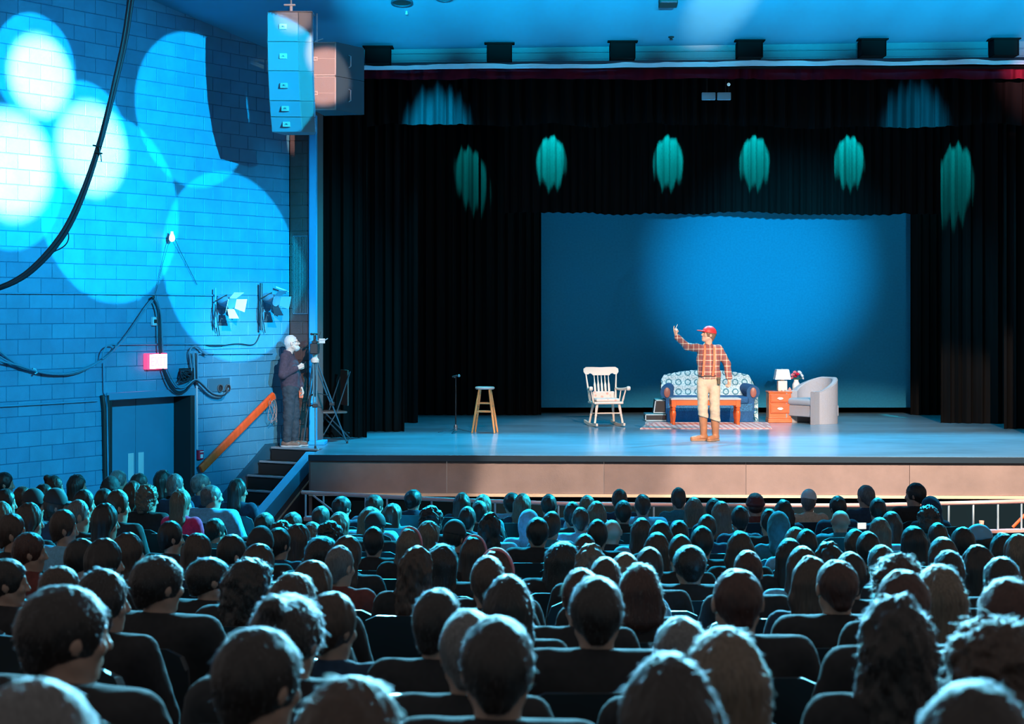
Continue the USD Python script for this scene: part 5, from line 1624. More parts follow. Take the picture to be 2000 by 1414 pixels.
def place_person(px, py, w, hair='short', hc='dark', topc='black', turn=0, yaw=0.0, d=None, where=''):
    """A seated spectator whose head top is seen at (px, py)."""
    x = X(px, d)
    zt = CAMZ + (HOR - py) / F * d
    fz = float(floor_z(d))
    sz = float(np.clip((zt - fz) / SEATED, .80, 1.22))
    sx = float(np.clip(w * d / F / .185, .90, 1.14)) if w else 1.0
    fz = zt - SEATED * sz
    cyaw = math.radians(-yaw)
    # the head's top stands .085 behind the hips
    loc = (x + .085 * sx * -math.sin(cyaw) * 1.0, d + .085 * sx * math.cos(cyaw), fz)
    hw = HAIR_WORDS[hair].format(hair_cols[hc][0])
    label = f'spectator with {hw}, {top_cols[topc][0]} top, {where}'
    near = w > 52 and hair != 'bald'
    key = (hair, hc, topc, turn, near)
    sc = (sx, sx, sz)
    if key in protos:
        return dup(protos[key], label, loc, -yaw, 'seated spectators', sc)
    t = thing('person', label, 'person', loc, -yaw, 'seated spectators', sc)
    protos[key] = t
    tilt = {0: 0, 30: 4, -30: -4, 15: 5, -15: -5, 45: 3, 60: 0, -50: 0}.get(turn, 0)
    obj('body', memo(('b', turn), lambda: seated_body(turn, tilt)), skin_m, t, smooth=True)
    obj('top', memo(('t', topc in ('blue', 'black')), lambda: seated_top(wide=1.12 if topc in ('blue', 'black') else 1.0, grow=.03 if topc in ('blue', 'black') else .018, seed=len(topc))), top_mats[topc], t, smooth=True)
    obj('trousers', memo('tr', seated_trousers), jeans_m, t, smooth=True)
    for s in (-1, 1):
        obj('shoe', memo(('sh', s), lambda: seated_shoes(s)), shoe_m, t, smooth=True)
    if hair != 'bald':
        Mh = seated_head_M(turn, tilt)
        cc = {'cap': 'black', 'cap_left': 'blue', 'cap_right': 'black', 'beanie': 'black'}.get(hair, 'black')
        if hair == 'cap_left':
            Mh = Mh @ rot([0, 0, 1], 0)
        for nm, m, what in memo(('h', hair, turn), lambda: hair_mesh(hair, Mh, seed=len(hair) + abs(turn))):
            hp = obj(nm, m, {'hair': hair_mats[hc], 'cap': cap_mats['red' if hc == 'red' else 'white' if hc == 'grey' else cc], 'top': top_mats[topc], 'band': mat_band}[what], t, smooth=True)
            if near and what == 'hair':
                strands(hp, [m], hc, 1700, {'crop': .006, 'short': .011, 'curly': .024}.get(hair, .018), len(protos), {'curly': .008, 'wavy': .006}.get(hair, .002))
    return t


mat_band = mat('band_pink', (.70, .25, .30), .5)

# ------------------------------------------------------------------ the performer (local axes: x right in the picture, y away from the house, z up)
def look_M(p, yaw, pitch=0.0, roll=0.0):
    """A head at p; yaw 0 looks at +y, +90 at +x."""
    return trans(p) @ rot([0, 0, 1], -yaw) @ rot([1, 0, 0], pitch) @ rot([0, 1, 0], roll)


def hand_M(wrist, direction, palm):
    """A hand at the wrist with its fingers along direction and its palm facing palm."""
    z = np.array(direction, float); z /= np.linalg.norm(z)
    y = np.array(palm, float); y -= z * (y @ z); y /= np.linalg.norm(y)
    x = np.cross(y, z)
    M = np.eye(4); M[:3, 0], M[:3, 1], M[:3, 2], M[:3, 3] = x, y, z, wrist
    return M


def person_root(name, label, px, py, d=None):
    d = d or F * (CAMZ - SZ) / (py - HOR)
    return thing(name, label, 'person', (X(px, d), d, SZ + .001))


pf = person_root('person', 'man in red cap, plaid shirt and orange braces raising a pen, centre stage', 1385, 861)
V = lambda *p: np.array(p, float)
HIPL, HIPR = V(-.105, 0, .93), V(.085, 0, .93)
KNL, KNR = V(-.105, -.05, .52), V(.085, -.05, .50)
ANL, ANR = V(-.085, .0, .10), V(.105, .02, .10)
SHL, SHR = V(-.175, -.03, 1.475), V(.150, .03, 1.465)
ELL, WRL = V(-.375, -.22, 1.50), V(-.545, -.36, 1.665)
ELR, WRR = V(.292, .06, 1.215), V(.312, -.06, .955)
CH, NB = V(-.01, .01, 1.30), V(-.02, .01, 1.53)
HD = V(-.015, -.01, 1.685)
MH = look_M(HD, -108, 15)                                  # looks to the left, a little up and to the house
dl = V(-.10, -.04, .19)
MHL = hand_M(WRL + .3 * dl * .2, (-.25, -.1, .95), (.75, .55, .2))
MHR = hand_M(WRR, (-.10, -.10, -1), (-.8, -.5, .1))
fl, fr_ = V(-.93, -.25, 0), V(-.62, -.75, 0)


def perf_body():
    s = Sdf3()
    s.limb(V(0, .01, .95), .135, CH, .135, None, .05, flat=(.85, 1.2, 1))
    s.limb(V(-.12, -.01, 1.45), .062, V(.10, .02, 1.44), .062, None, .06)
    s.limb(CH, .13, V(-.02, .01, 1.42), .10, None, .05, flat=(.8, 1.2, 1))
    s.limb(NB - V(0, 0, .08), .062, HD - V(-.012, .0, .07), .054, None, .03)
    for h, k, a in ((HIPL, KNL, ANL), (HIPR, KNR, ANR)):
        s.limb(h, .088, k, .058, None, .04)
        s.limb(k, .056, k + (a - k) * .35 + V(0, .015, 0), .056, None, .03)
        s.limb(k + (a - k) * .35 + V(0, .015, 0), .056, a, .038, None, .03)
    for a, f in ((ANL, fl), (ANR, fr_)):
        s.limb(a - V(0, 0, .055), .035, a + f * .17 - V(0, 0, .065), .030, None, .03)
    for sh, el, wr in ((SHL, ELL, WRL), (SHR, ELR, WRR)):
        s.limb(sh, .052, el, .040, None, .03)
        s.limb(el, .041, el + (wr - el) * .3, .042, None, .02)
        s.limb(el + (wr - el) * .3, .042, wr, .027, None, .02)
    head_prims(s, MH)
    hand_prims(s, MHL, -1, finger_curls=[(12, 18, 10), (55, 70, 40), (75, 80, 45), (80, 85, 45)], thumb=28)
    hand_prims(s, MHR, 1, (60, 75, 45), thumb=22)
    return s.mesh(.0065)


obj('body', perf_body(), skin_m_ := mat('performer_skin', (.62, .36, .24), .45), pf, smooth=True)
plaid = usdkit.material(stage, '/World/Looks/plaid_shirt', {
    'tc': ('texture_coordinate', {}), 's': ('separate_xyz', {}),
    'mx': ('math', dict(math_type='multiply', value2=11.0)), 'mz': ('math', dict(math_type='multiply', value2=11.0)),
    'fx': ('math', dict(math_type='fraction')), 'fz': ('math', dict(math_type='fraction')),
    'rx': ('rgb_ramp', dict(ramp=[(0, (.72, .56, .40)), (.14, (.72, .56, .40)), (.15, (.25, .075, .06)), (.45, (.25, .075, .06)), (.46, (.13, .07, .08)), (.62, (.13, .07, .08)), (.63, (.25, .075, .06)), (1, (.25, .075, .06))])),
    'rz': ('rgb_ramp', dict(ramp=[(0, (.72, .56, .40)), (.14, (.72, .56, .40)), (.15, (.25, .075, .06)), (.45, (.25, .075, .06)), (.46, (.13, .07, .08)), (.62, (.13, .07, .08)), (.63, (.25, .075, .06)), (1, (.25, .075, .06))])),
    'm': ('mix_color', dict(fac=.5)), 'p': ('principled_bsdf', dict(roughness=.85))},
    [('tc.object', 's.vector'), ('s.x', 'mx.value1'), ('s.z', 'mz.value1'), ('mx.value', 'fx.value1'), ('mz.value', 'fz.value1'), ('fx.value', 'rx.fac'), ('fz.value', 'rz.fac'), ('rx.color', 'm.a'), ('rz.color', 'm.b'), ('m.result', 'p.base_color')], surface='p.BSDF')


def perf_shirt():
    s = Sdf3(); g = .013
    s.limb(V(0, .01, 1.0), .135, CH, .14, None, .05, grow=g, flat=(.85, 1.15, 1))
    s.limb(V(-.125, -.01, 1.45), .062, V(.105, .02, 1.44), .062, None, .06, grow=g)
    s.limb(CH, .13, V(-.02, .01, 1.42), .10, None, .05, grow=g, flat=(.8, 1.15, 1))
    s.ell(V(.135, .02, 1.06), (.06, .07, .06), None, .04)                    # the shirt bags over the belt
    s.limb(NB - V(0, 0, .08), .066, NB + V(0, 0, .012), .058, None, .02, grow=.008)
    for sh, el, wr, q in ((SHL, ELL, WRL, .93), (SHR, ELR, WRR, .97)):
        s.limb(sh, .055, el, .047, None, .03, grow=g)
        s.limb(el, .047, el + (wr - el) * q, .036, None, .02, grow=g)
    s.ell(NB + V(.0, -.02, .085), (.10, .10, .075), None, .005, 'sub')
    s.cut(V(0, 0, .985), (0, 0, -1), None)
    for el, wr, q in ((ELL, WRL, .92), (ELR, WRR, .96)):
        pass
    return rough(s.mesh(.0085), .010, 11, 3)


shirt = obj('shirt', perf_shirt(), plaid, pf, smooth=True)
col = cat(hullpts([NB + V(-.058, -.06, .005), NB + V(-.005, -.085, -.045), NB + V(-.075, -.075, -.05), NB + V(-.055, -.052, .02), NB + V(-.06, -.065, -.01)]), hullpts([NB + V(.058, -.06, .005), NB + V(.005, -.085, -.045), NB + V(.075, -.075, -.05), NB + V(.055, -.052, .02), NB + V(.06, -.065, -.01)]))
obj('collar', col, plaid, shirt)


def perf_trousers():
    s = Sdf3(); g = .008
    s.limb(V(-.06, .0, .965), .098, V(.05, .0, .965), .098, None, .04, grow=g, flat=(1, 1.0, .75))
    for h, k, a in ((HIPL, KNL, ANL), (HIPR, KNR, ANR)):
        s.limb(h, .086, k, .072, None, .02, grow=g)
        e = k + (a - k) * (.30 if k is KNL else .42)
        s.limb(k, .071, e, .072, None, .015, grow=g)
        s.limb(e - V(0, 0, .03), .076, e + V(0, 0, .02), .077, None, .008, grow=g)
    s.cut(V(0, 0, 1.045), (0, 0, 1), None)
    s.cut(V(-.1, 0, .385), (-.31, 0, -1), None)
    return s


def cut_low(m, fn):
    return m


st = perf_trousers()
eL, eR = KNL + (ANL - KNL) * .30, KNR + (ANR - KNR) * .42
tm = st.mesh(.0085)
obj('trousers', rough(rough(tm, .010, 8, 5, (1, 1, 1.7)), .0022, 30, 6, (1, 1, 2.5)), mat('khaki', (.46, .36, .25), .85, var=.1, scale=14), pf, smooth=True)
# belt, braces, holster
obj('belt', tube([V(-.02, .0, 1.035) + V(.152 * math.cos(a), .128 * math.sin(a), 0) for a in np.linspace(0, 2 * np.pi, 33)], .013, 8), mat('belt_brown', (.10, .06, .04), .5), pf, smooth=True)
brace_m = mat('orange_brace', (.80, .14, .05), .6)
for x0, x1 in ((-.105, -.075), (.055, .075)):
    pts = spline([V(x0 - .01, -.135, 1.03), V(x0, -.165, 1.15), V(x0 + .01, -.172, 1.28), V(x1 - .005, -.13, 1.42), V(x1, -.045, 1.525), V(x1, .07, 1.50), V(x1 * .6, .135, 1.38), V(x1 * .3, .155, 1.2), V(0, .15, 1.03)], 6)
    ribs = []
    for a, b in zip(pts, pts[1:]):
        w = V(.017, 0, 0)
        n = np.cross(b - a, w); n = n / np.linalg.norm(n) * .004
        ribs.append(hullpts([a - w, a + w, b - w, b + w, a - w + n, a + w + n, b - w + n, b + w + n]))
    obj('brace', cat(*ribs), brace_m, pf)
obj('pouch', cat(cbox(.115, .165, -.13, -.085, .90, 1.0, .008), cbox(.11, .17, -.135, -.08, .975, 1.01, .006)), mat('pouch_brown', (.06, .045, .02), .5), pf, label='small dark belt pouch')


def boot(a, f, e):
    s = Sdf3()
    s.limb(a + V(0, 0, -.03), .050, e + V(0, .005, .03), .072, None, .03)
    s.limb(a - V(0, 0, .045) - f * .03, .045, a + f * .17 - V(0, 0, .06), .036, None, .03)
    s.limb(a + f * .10 - V(0, 0, .06), .042, a + f * .20 - V(0, 0, .062), .038, None, .03)
    s.cut(V(0, 0, .004), (0, 0, -1), None)
    s.cut(e + V(0, 0, .03), (0, 0, 1), None)
    m = s.mesh(.008)
    so = Sdf3()
    so.limb(a - f * .035 - V(0, 0, .085), .049, a + f * .19 - V(0, 0, .085), .043, None, .02)
    so.cut(V(0, 0, .0), (0, 0, -1), None); so.cut(V(0, 0, .025), (0, 0, 1), None)
    return m, so.mesh(.007)


boot_m = mat('tan_boot', (.34, .14, .06), .5, var=.2, scale=9)
for a, f, e in ((ANL, fl, eL), (ANR, fr_, eR)):
    b, so = boot(a, f, e + V(0, 0, -.02))
    bo = obj('boot', b, boot_m, pf, smooth=True)
    obj('sole', so, mat('boot_sole', (.34, .20, .12), .6) if not stage.GetPrimAtPath('/World/Looks/boot_sole') else UsdShade.Material.Get(stage, '/World/Looks/boot_sole'), bo, smooth=True)
for nm, m, what in hair_mesh('cap', MH, .006):
    if what == 'cap':
        obj(nm, m, mat('red_cap', (.80, .03, .03), .5) if not stage.GetPrimAtPath('/World/Looks/red_cap') else UsdShade.Material.Get(stage, '/World/Looks/red_cap'), pf, smooth=True)
    else:
        obj(nm, m, mat('performer_hair', (.20, .11, .06), .5), pf, smooth=True)
for x in (-1, 1):
    obj('eye', xf(trimesh.creation.icosphere(2, .0085), M=MH @ trans([x * .031, .083, .012])), mat('eye_dark', (.05, .04, .03), .2) if x < 0 else UsdShade.Material.Get(stage, '/World/Looks/eye_dark'), pf, smooth=True)
# what he holds
tip = (MHL @ np.array([-.028, .018, .155, 1]))[:3]
wb = thing('pen', "thin pale pen held up between the performer's fingers", 'pen', np.array([X(1385, F * 2.1 / 258), F * 2.1 / 258, SZ + .001]))
q0 = (MHL @ np.array([-.022, .022, .095, 1]))[:3]
q1 = q0 + V(.045, .0, .095)
obj('barrel', tube([q0, q0 + (q1 - q0) * .85], .0045, 8), white_m, wb, smooth=40)
obj('nib', tube([q0 + (q1 - q0) * .85, q1], [.0045, .0012], 8), black_plastic, wb, smooth=40)

# ------------------------------------------------------------------ the operator by the left wall
co = person_root('person', 'grey-bearded man in dark sweater and jeans standing by the tripod, looking right', 568, 874, 28.05)
cHIPN, cHIPF = V(-.01, -.09, .86), V(0, .09, .86)
cKN, cKF = V(-.02, -.10, .47), V(.05, .07, .47)
cAN, cAF = V(-.05, -.10, .09), V(.04, .08, .09)
cSN, cSF = V(-.065, -.165, 1.365), V(-.03, .165, 1.365)
cEN, cWN = V(-.10, -.22, 1.10), V(.105, -.16, 1.205)
cEF, cWF = V(.06, .20, 1.10), V(.145, .06, .90)
cHD = V(.018, .0, 1.575)
cMH = look_M(cHD, 80, 12)
cMN = hand_M(cWN, (.9, .05, .35), (.0, .9, .2))
cMF = hand_M(cWF, (.35, -.1, -.95), (-.7, -.5, 0))


def op_body():
    s = Sdf3()
    s.limb(V(-.01, 0, .90), .125, V(-.03, 0, 1.25), .135, None, .05, flat=(1.05, .82, 1))
    s.limb(V(-.06, -.12, 1.34), .062, V(-.04, .12, 1.34), .062, None, .06)
    s.limb(V(-.055, 0, 1.36), .064, cHD - V(.02, 0, .07), .056, None, .03)
    for h, k, a in ((cHIPN, cKN, cAN), (cHIPF, cKF, cAF)):
        s.limb(h, .086, k, .056, None, .04)
        s.limb(k, .055, a, .038, None, .03)
        s.limb(a - V(0, 0, .045), .035, a + V(.16, -.02, -.055), .030, None, .03)
    for sh, el, wr in ((cSN, cEN, cWN), (cSF, cEF, cWF)):
        s.limb(sh, .052, el, .040, None, .03)
        s.limb(el, .041, wr, .027, None, .02)
    head_prims(s, cMH)
    hand_prims(s, cMN, 1, (45, 60, 35), thumb=25)
    hand_prims(s, cMF, 1, (35, 45, 30), thumb=20)
    return s.mesh(.0075)


obj('body', op_body(), skin_pale, co, smooth=True)
s = Sdf3()
s.limb(V(-.01, 0, .93), .128, V(-.03, 0, 1.22), .142, None, .05, grow=.016, flat=(1.0, .82, 1))
s.limb(V(-.065, -.125, 1.345), .062, V(-.045, .125, 1.345), .062, None, .06, grow=.018)
s.limb(V(-.055, 0, 1.36), .066, V(-.045, 0, 1.44), .060, None, .02, grow=.008)
for sh, el, wr in ((cSN, cEN, cWN), (cSF, cEF, cWF)):
    s.limb(sh, .056, el, .050, None, .03, grow=.016)
    s.limb(el, .050, el + (wr - el) * .92, .036, None, .02, grow=.014)
s.cut(V(0, 0, 1.45), (.3, 0, 1), None)
s.cut(V(0, 0, .80), (0, 0, -1), None)
obj('sweater', rough(s.mesh(.0095), .010, 10, 8), mat('dark_sweater', (.060, .040, .060), .9, var=.25, scale=30), co, smooth=True)
s = Sdf3()
for h, k, a in ((cHIPN, cKN, cAN), (cHIPF, cKF, cAF)):
    s.limb(h, .095, k, .068, None, .04, grow=.01)
    s.limb(k, .066, a + V(0, 0, .02), .054, None, .03, grow=.01)
s.limb(V(0, -.05, .88), .11, V(0, .05, .88), .11, None, .05, grow=.008)
s.cut(V(0, 0, .94), (0, 0, 1), None)
obj('jeans', rough(s.mesh(.0095), .012, 10, 9, (1, 1, 2)), mat('operator_jeans', (.030, .045, .060), .85, var=.3, scale=15), co, smooth=True)
for a in (cAN, cAF):
    s = Sdf3()
    f = V(1, -.12, 0)
    s.limb(a - f * .04 - V(0, 0, .04), .048, a + f * .17 - V(0, 0, .05), .042, None, .03)
    s.limb(a, .05, a - V(0, 0, .03), .052, None, .03)
    s.cut(V(0, 0, .002), (0, 0, -1), None); s.cut(V(0, 0, .11), (0, 0, 1), None)
    sh_ = obj('shoe', s.mesh(.008), mat('brown_shoe', (.20, .12, .09), .55) if not stage.GetPrimAtPath('/World/Looks/brown_shoe') else UsdShade.Material.Get(stage, '/World/Looks/brown_shoe'), co, smooth=True)
    s = Sdf3()
    s.limb(a - f * .045 - V(0, 0, .072), .052, a + f * .18 - V(0, 0, .072), .047, None, .02)
    s.cut(V(0, 0, .001), (0, 0, -1), None); s.cut(V(0, 0, .028), (0, 0, 1), None)
    obj('sole', s.mesh(.007), mat('pale_sole', (.45, .45, .46), .6) if not stage.GetPrimAtPath('/World/Looks/pale_sole') else UsdShade.Material.Get(stage, '/World/Looks/pale_sole'), sh_, smooth=True)
for nm, m, what in hair_mesh('crop', cMH, .007):
    obj(nm, m, mat('operator_hair', (.62, .60, .58), .6), co, smooth=True)
s = Sdf3()
s.ell((0, .045, -.085), (.056, .058, .052), cMH, .02)
for x in (-1, 1):
    s.limb((x * .062, .01, -.03), .014, (x * .04, .05, -.09), .022, cMH, .02)
s.ell((0, .088, -.066), (.022, .02, .008), cMH, .008, 'sub')
obj('beard', rough(s.mesh(.006), .005, 60, 4), UsdShade.Material.Get(stage, '/World/Looks/operator_hair'), co, smooth=True)
gl = cat(*[tube([(cMH @ np.array([x * .032 + .024 * math.cos(a), .108, .012 + .018 * math.sin(a), 1]))[:3] for a in np.linspace(0, 2 * np.pi, 17)], .0025, 6) for x in (-1, 1)], *[tube([(cMH @ np.array([x * .056, .106, .014, 1]))[:3], (cMH @ np.array([x * .083, -.01, .012, 1]))[:3]], .0025, 6) for x in (-1, 1)], tube([(cMH @ np.array([-.008, .112, .014, 1]))[:3], (cMH @ np.array([.008, .112, .014, 1]))[:3]], .0025, 6))
obj('glasses', gl, black_plastic, co)
base_co = np.array([X(568, 28.05), 28.05, SZ + .001])
ph = (cMN @ np.array([.0, .038, .095, 1]))[:3]
t = thing('remote_control', "small dark remote in the operator's raised hand", 'remote control', base_co)
obj('remote_body', tube([ph - V(.0, .0, .03), ph + V(.05, 0, .05)], .011, 8), black_plastic, t, smooth=40)
obj('button', xf(trimesh.creation.icosphere(1, .005), loc=ph + V(.02, -.01, .018)), white_m, t)
ph = (cMF @ np.array([.0, .03, .09, 1]))[:3]
t = thing('orange_pouch', "small orange pouch in the operator's lowered hand", 'pouch', base_co)
obj('pouch_body', rough(rbox(ph[0] - .035, ph[0] + .035, ph[1] - .022, ph[1] + .018, ph[2] - .075, ph[2] + .045, .018), .004, 30), mat('pouch_orange', (.85, .20, .10), .6), t, smooth=True)
obj('pouch_clip', cbox(ph[0] - .02, ph[0] + .02, ph[1] - .028, ph[1] - .018, ph[2] + .02, ph[2] + .04, .003), steel_m, t)
# ------------------------------------------------------------------ the spectators: head top x, y, head width (pixels of the photograph), hair, hair colour, top, head turn
CROWD = '''
10 924 30 short dark navy 45
12 957 32 short dark black 45
46 952 30 short brown black 30
67 959 34 cap dark black 45
87 947 28 short dark navy 45
107 931 30 bun dark black 45
152 929 34 long dark black 60
110 959 34 cap brown navy 45
166 958 30 short dark black 45
60 986 36 long brown black 45
4 983 30 long fair blue 45
25 1006 38 short brown black 45
155 977 34 crop grey black 45
126 998 42 short brown blue 45
232 920 30 short grey black 45
217 935 32 beanie dark black 30
273 926 30 short dark grey 45
262 942 31 bob brown black 45
320 920 32 long dark black 60
343 927 26 short grey navy 45
290 952 40 curly fair black 45
205 956 33 short dark black 30
232 959 32 short brown black 45
355 958 36 long fair pink 45
393 926 34 crop grey navy 45
414 948 36 crop grey blue 45
466 937 34 long dark navy 60
208 987 35 long dark black 45
335 1020 42 short dark black 45
388 1045 48 bob brown navy 30
421 1014 27 short dark teal 30
455 1047 40 short dark black 45
60 1043 54 short red rust 45
160 1055 46 short dark black 30
207 1057 54 long dark black 45
253 1045 48 long brown black 45
15 1095 70 short dark black 45
120 1110 66 short brown black 45
205 1118 62 bob dark black 45
310 1090 116 short dark black 30
410 1092 86 short dark black 45
130 1152 172 short dark black 30
490 1095 92 wavy dark black 30
517 1003 38 short dark black 15
572 1002 36 short brown black 15
510 1035 34 beanie dark black 30
545 1033 44 short dark navy 30
552 1020 36 curly brown black 15
584 1026 38 long brown navy 30
610 1022 32 long fair teal 15
627 990 34 short brown black 15
668 971 35 short dark navy 30
664 1002 42 long fair black 15
646 1022 48 curly dark black 15
732 968 33 short brown blue 30
724 992 44 long fair blue 15
733 1004 36 cap dark black 30
768 985 34 long brown teal 30
807 958 34 short dark navy 15
843 992 48 curly dark black 15
838 1020 38 long fair blue 30
730 1031 42 short dark black 0
800 1035 46 headband fair black 15
815 1072 56 wavy brown black 15
630 1050 58 ponytail dark black 30
680 1050 40 long brown black 30
665 1067 34 crop grey rust 30
864 1066 66 long dark black 15
507 1066 44 long brown black 30
612 1100 58 long brown black 30
575 1125 62 long brown black 30
562 1168 150 bun dark black 15
854 1156 88 short dark black 15
650 1161 50 ponytail brown navy 30
507 1235 160 short dark black 30
903 964 34 long brown navy 0
943 968 27 long fair teal 15
937 978 28 crop dark black 0
913 991 34 short dark navy 0
1000 964 35 short dark blue 0
1021 966 30 long fair navy 15
1072 967 32 short dark navy 0
958 1004 38 wavy dark blue 15
888 1020 40 cap_right dark black 30
1033 1000 42 hood dark blue 0
1050 1013 46 short dark black 0
1077 1001 34 short brown teal 15
1118 982 33 short dark black 0
1147 969 26 short fair blue 0
1134 991 33 crop brown blue 0
1165 981 38 long fair teal 0
1210 957 31 short brown navy 0
1217 979 34 short dark black 0
1255 966 31 crop brown blue 0
1167 1017 28 short dark black 0
1195 1014 38 bald dark black 0
1253 1014 38 long brown blue 0
1290 1020 38 bob dark black 0
1283 1043 36 long brown teal 0
925 1051 48 headband brown black 15
1142 1046 35 short brown black 0
1100 1061 78 long dark black 0
1153 1066 42 wavy fair black 0
953 1090 66 short brown black 0
968 1080 56 headband red black 15
993 1129 76 long dark black 0
1221 1083 36 short fair blue 0
1182 1092 64 short brown black 0
1135 1115 70 short red black 0
1165 1132 108 short dark black 0
1250 1106 80 bob red black 0
1268 1072 50 short dark black 0
915 1198 96 short grey black 0
972 1213 148 short dark black 0
1325 954 28 short brown teal 0
1355 973 36 long fair blue 0
1394 975 32 short dark navy 0
1408 981 38 long fair teal 0
1381 1007 38 short brown navy 0
1445 990 32 short dark navy 0
1475 968 36 beanie red rust 0
1530 978 32 bob dark navy 0
1502 994 30 crop dark black 0
1520 1004 40 hood dark teal 0
1579 959 30 cap_right grey cream 15
1636 970 32 short dark navy -15
1326 1019 34 short dark black 0
1371 1030 46 short dark black 0
1329 1047 40 short brown black 0
1347 1068 76 short dark black 0
1445 1041 42 bob brown black 0
1553 1032 28 long fair blue 0
1575 1036 38 short dark navy 0
1541 1055 42 long dark black 0
1460 1076 56 crop red black 0
1566 1071 46 long brown blue 0
1617 1062 48 wavy dark black 0
1583 1092 58 bob brown navy 0
1440 1113 98 crop red black 0
1634 1095 80 crop red black 0
1330 1212 78 short grey black 0
1691 948 32 crop grey navy -15
1787 945 34 short dark black -50
1714 974 32 short dark navy 0
1641 996 36 bald dark teal 0
1817 973 40 hood brown navy -15
1812 992 38 curly brown teal 0
1717 1013 40 long fair blue 0
1740 1001 34 long brown teal 0
1670 1036 32 short brown teal 0
1695 1041 44 short dark black 0
1783 1030 52 long dark black 0
1831 1023 38 short brown teal 0
1880 1032 32 short dark black -15
1910 1030 44 cap_left dark black -50
1958 1045 38 bob dark black 0
1988 1047 42 long fair black -15
1721 1068 54 short brown black 0
1840 1053 44 long brown black 0
1908 1069 60 long dark black -15
1852 1079 54 short dark black 0
1753 1096 72 curly brown black 0
1762 1115 100 crop red black 0
1832 1110 76 long fair black 0
1660 1082 38 short dark black 0
1955 1092 64 short dark black -15
1968 1136 86 short red black -15
1745 1172 112 wavy dark black 0
1415 1237 150 long fair black 0
1940 1225 190 curly brown black -15
1900 1346 172 short dark black -15
80 1342 190 short grey black 30
690 1335 185 long brown black 30
1306 1290 150 long dark black 0
'''
people = []
for line in CROWD.strip().splitlines():
    f = line.split()
    people.append(dict(px=float(f[0]), py=float(f[1]), w=float(f[2]), hair=f[3], hc=f[4], topc=f[5], turn=int(f[6])))
HEADW = {'long': .215, 'wavy': .22, 'bob': .21, 'curly': .245, 'hood': .235, 'headband': .21, 'beanie': .195, 'bald': .165, 'crop': .168, 'cap': .20, 'cap_left': .20, 'cap_right': .20, 'bun': .19, 'ponytail': .185}


def d_from_y(py):
    g = np.linspace(2.5, 20.6, 700)
    y = HOR - (np.interp(g, PD, PZ) - CAMZ) / g * F
    return float(np.interp(-py, -y, g))


for p in people:
    dw = HEADW.get(p['hair'], .185) * (1.12 if p['turn'] >= 45 else 1.0) * F / p['w']
    dy = d_from_y(p['py'])
    p['d'] = float(np.clip(math.exp(.42 * math.log(dw) + .58 * math.log(dy)), 2.9, min(20.2, float(RAIL_D(p['px'])) - .95)))
# settle: the same seat cannot hold two; the one seen lower in the picture sits nearer
for it in range(200):
    moved = 0
    for i, a in enumerate(people):
        for b in people[i + 1:]:
            dx = abs(X(a['px'], a['d']) - X(b['px'], b['d']))
            gap = .86 if dx < .40 else .86 * (.62 - dx) / .22 if dx < .62 else 0
            dd = a['d'] - b['d']
            if gap and abs(dd) < gap:
                near, far = (a, b) if a['py'] > b['py'] else (b, a)
                need = gap - (far['d'] - near['d'])
                if need > .02:
                    lim = float(RAIL_D(far['px'])) - .85
                    up = min(need * .3, max(lim - far['d'], 0))
                    far['d'] += up
                    near['d'] = max(near['d'] - (need * .6 - up), 2.7)
                    moved += 1
    if not moved:
        break

LAND = [(-100, 195, 'the bare block wall'), (195, 378, 'the double door'), (378, 475, 'the orange handrail'), (475, 600, 'the stage steps'), (600, 700, "the rail's left end"), (700, 850, 'the dark left wings'), (850, 980, 'the bar stool'), (980, 1110, "the stage's empty middle"),
        (1110, 1230, 'the rocking chair'), (1230, 1310, 'the dark cases'), (1310, 1430, 'the red-capped man'), (1430, 1500, "the sofa's right end"), (1500, 1565, 'the nightstand'), (1565, 1660, 'the armchair'), (1660, 1780, 'the dark right wings'), (1780, 1860, "the rail's right bend"), (1860, 2200, "the rail's far right")]
ORD = ['first', 'second', 'third', 'fourth', 'fifth', 'sixth', 'seventh', 'eighth', 'ninth', 'tenth', 'eleventh', 'twelfth', 'thirteenth', 'fourteenth', 'fifteenth', 'sixteenth', 'seventeenth', 'eighteenth', 'nineteenth', 'twentieth']
cols = {}
for p in sorted(people, key=lambda p: p['py']):
    k = next(i for i, (a, b, _) in enumerate(LAND) if a <= p['px'] < b)
    p['rank'] = cols[k] = cols.get(k, -1) + 1
    p['where'] = f'{ORD[p["rank"]]} head below {LAND[k][2]}'
    p['place'] = (ORD[p['rank']], LAND[k][2])

seat_m = mat('seat_fabric', (.014, .015, .018), .7, var=.2, sheen=.2)
seat_shell = mat('seat_shell', (.02, .03, .036), .35, spec=.6)


def make_seat(label, loc, yaw):
    t = thing('theatre_seat', label, 'seat', loc, -yaw, 'theatre seats')
    bk = Polygon([(-.25, .30), (.25, .30), (.255, .86), (.235, .915), (.18, .94), (-.18, .94), (-.235, .915), (-.255, .86)]).buffer(.012)
    def back(m, y0):
        v = np.array(m.vertices); v[:, 1] += y0 - (v[:, 2] - .4) * .16
        return trimesh.Trimesh(v, m.faces, process=False)
    obj('seat_back', back(extrude(bk.buffer(-.02), .05, 0), -.275), seat_m, t)
    obj('back_shell', back(extrude(bk, .025, 0), -.303), seat_shell, t)
    obj('cushion', rbox(-.24, .24, -.24, .24, .37, .455, .035), seat_m, t, smooth=40)
    for s in (-1, 1):
        obj('armrest', cbox(s * .285 - .028, s * .285 + .028, -.20, .20, .60, .635, .010), seat_shell, t)
        obj('side_frame', cat(cbox(s * .285 - .014, s * .285 + .014, -.14, .10, .0, .60, .006)), seat_shell, t)
    return t


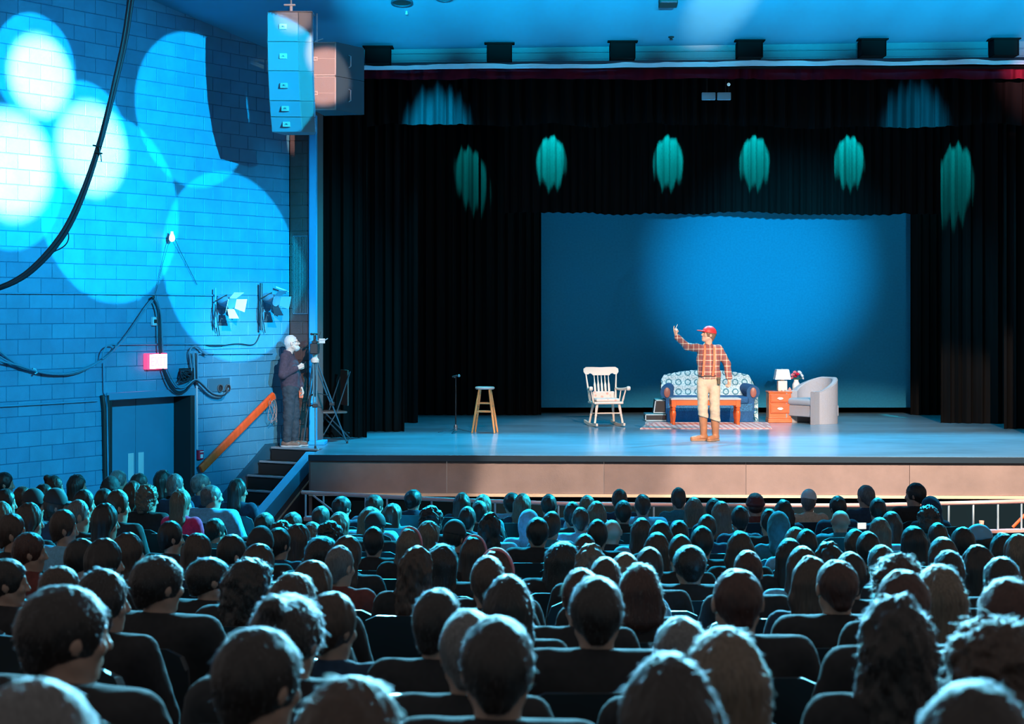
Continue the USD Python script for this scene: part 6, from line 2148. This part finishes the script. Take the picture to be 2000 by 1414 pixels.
seat0 = None
for p in people:
    yaw = float(np.clip(-p['px'] * .045 + 30, -12, 30)) if p['px'] < 560 else float(np.clip((1180 - p['px']) * .012, -10, 8))
    p['yaw'] = yaw
    t = place_person(p['px'], p['py'], p['w'] / (HEADW.get(p['hair'], .185) / .185), p['hair'], p['hc'], p['topc'], p['turn'], yaw, p['d'], p['where'])
    tr = t.GetAttribute('xformOp:translate:c').Get() or t.GetAttribute('xformOp:translate').Get()
    lab = f'dark padded theatre seat under the {p["place"][0]} head below {p["place"][1]}'
    loc = (tr[0], tr[1], tr[2])
    if seat0 is None:
        seat0 = make_seat(lab, loc, yaw)
    else:
        dup(seat0, lab, loc, -yaw)

# seats left empty among the spectators
for k, (px, py, lab) in enumerate(((262, 1006, 'empty dark theatre seat with bright top edge, left block, middle'), (298, 1023, 'empty dark theatre seat in the left block, nearest of its three empty seats'), (182, 1041, 'empty dark theatre seat far left, behind the man in light blue'), (1486, 1081, 'empty dark theatre seat below the nightstand, farther of two empty ones'), (1496, 1116, 'empty dark theatre seat below the nightstand, nearer of two empty ones'), (1240, 1240, 'empty dark theatre seat low in front, below the dark cases'), (785, 1250, 'empty dark theatre seat low in front, below the dark left wings'))):
    g = np.linspace(2.5, 20.6, 700)
    y = HOR - (np.interp(g, PD, PZ) - SEATED + .95 - CAMZ) / g * F
    d = float(np.interp(-py, -y, g))
    x0 = X(px, d)
    for _ in range(40):
        clash = [p for p in people if abs(X(p['px'], p['d']) - X(px, d)) < .55 and abs(p['d'] - d) < .72]
        if not clash:
            break
        d += .06 if np.mean([p['d'] for p in clash]) < d else -.06
    if not clash:
        yaw = float(np.clip(-px * .045 + 30, -12, 30)) if px < 560 else float(np.clip((1180 - px) * .012, -10, 8))
        dup(seat0, lab, (X(px, d), d, float(floor_z(d))), -yaw)
    else:
        print('no room for an empty seat at', px, py)
# a lit phone held low among the front rows
pq = min(people, key=lambda p: abs(p['px'] - 1670) + abs(p['py'] - 1036))
c = at(1683, 1027, pq['d'] + .48)
t = thing('phone', 'small lit phone screen held low among the heads below the dark right wings', 'phone', c, 8)
obj('phone_body', rbox(-.036, .036, -.004, .004, -.026, .026, .004), black_plastic, t, smooth=40)
obj('screen', box(-.033, .033, -.0046, -.0041, -.023, .023), mat('phone_glow', (.8, .75, .7), .4, emit=((1, .95, .85), .9)), t, label='glowing pale screen')
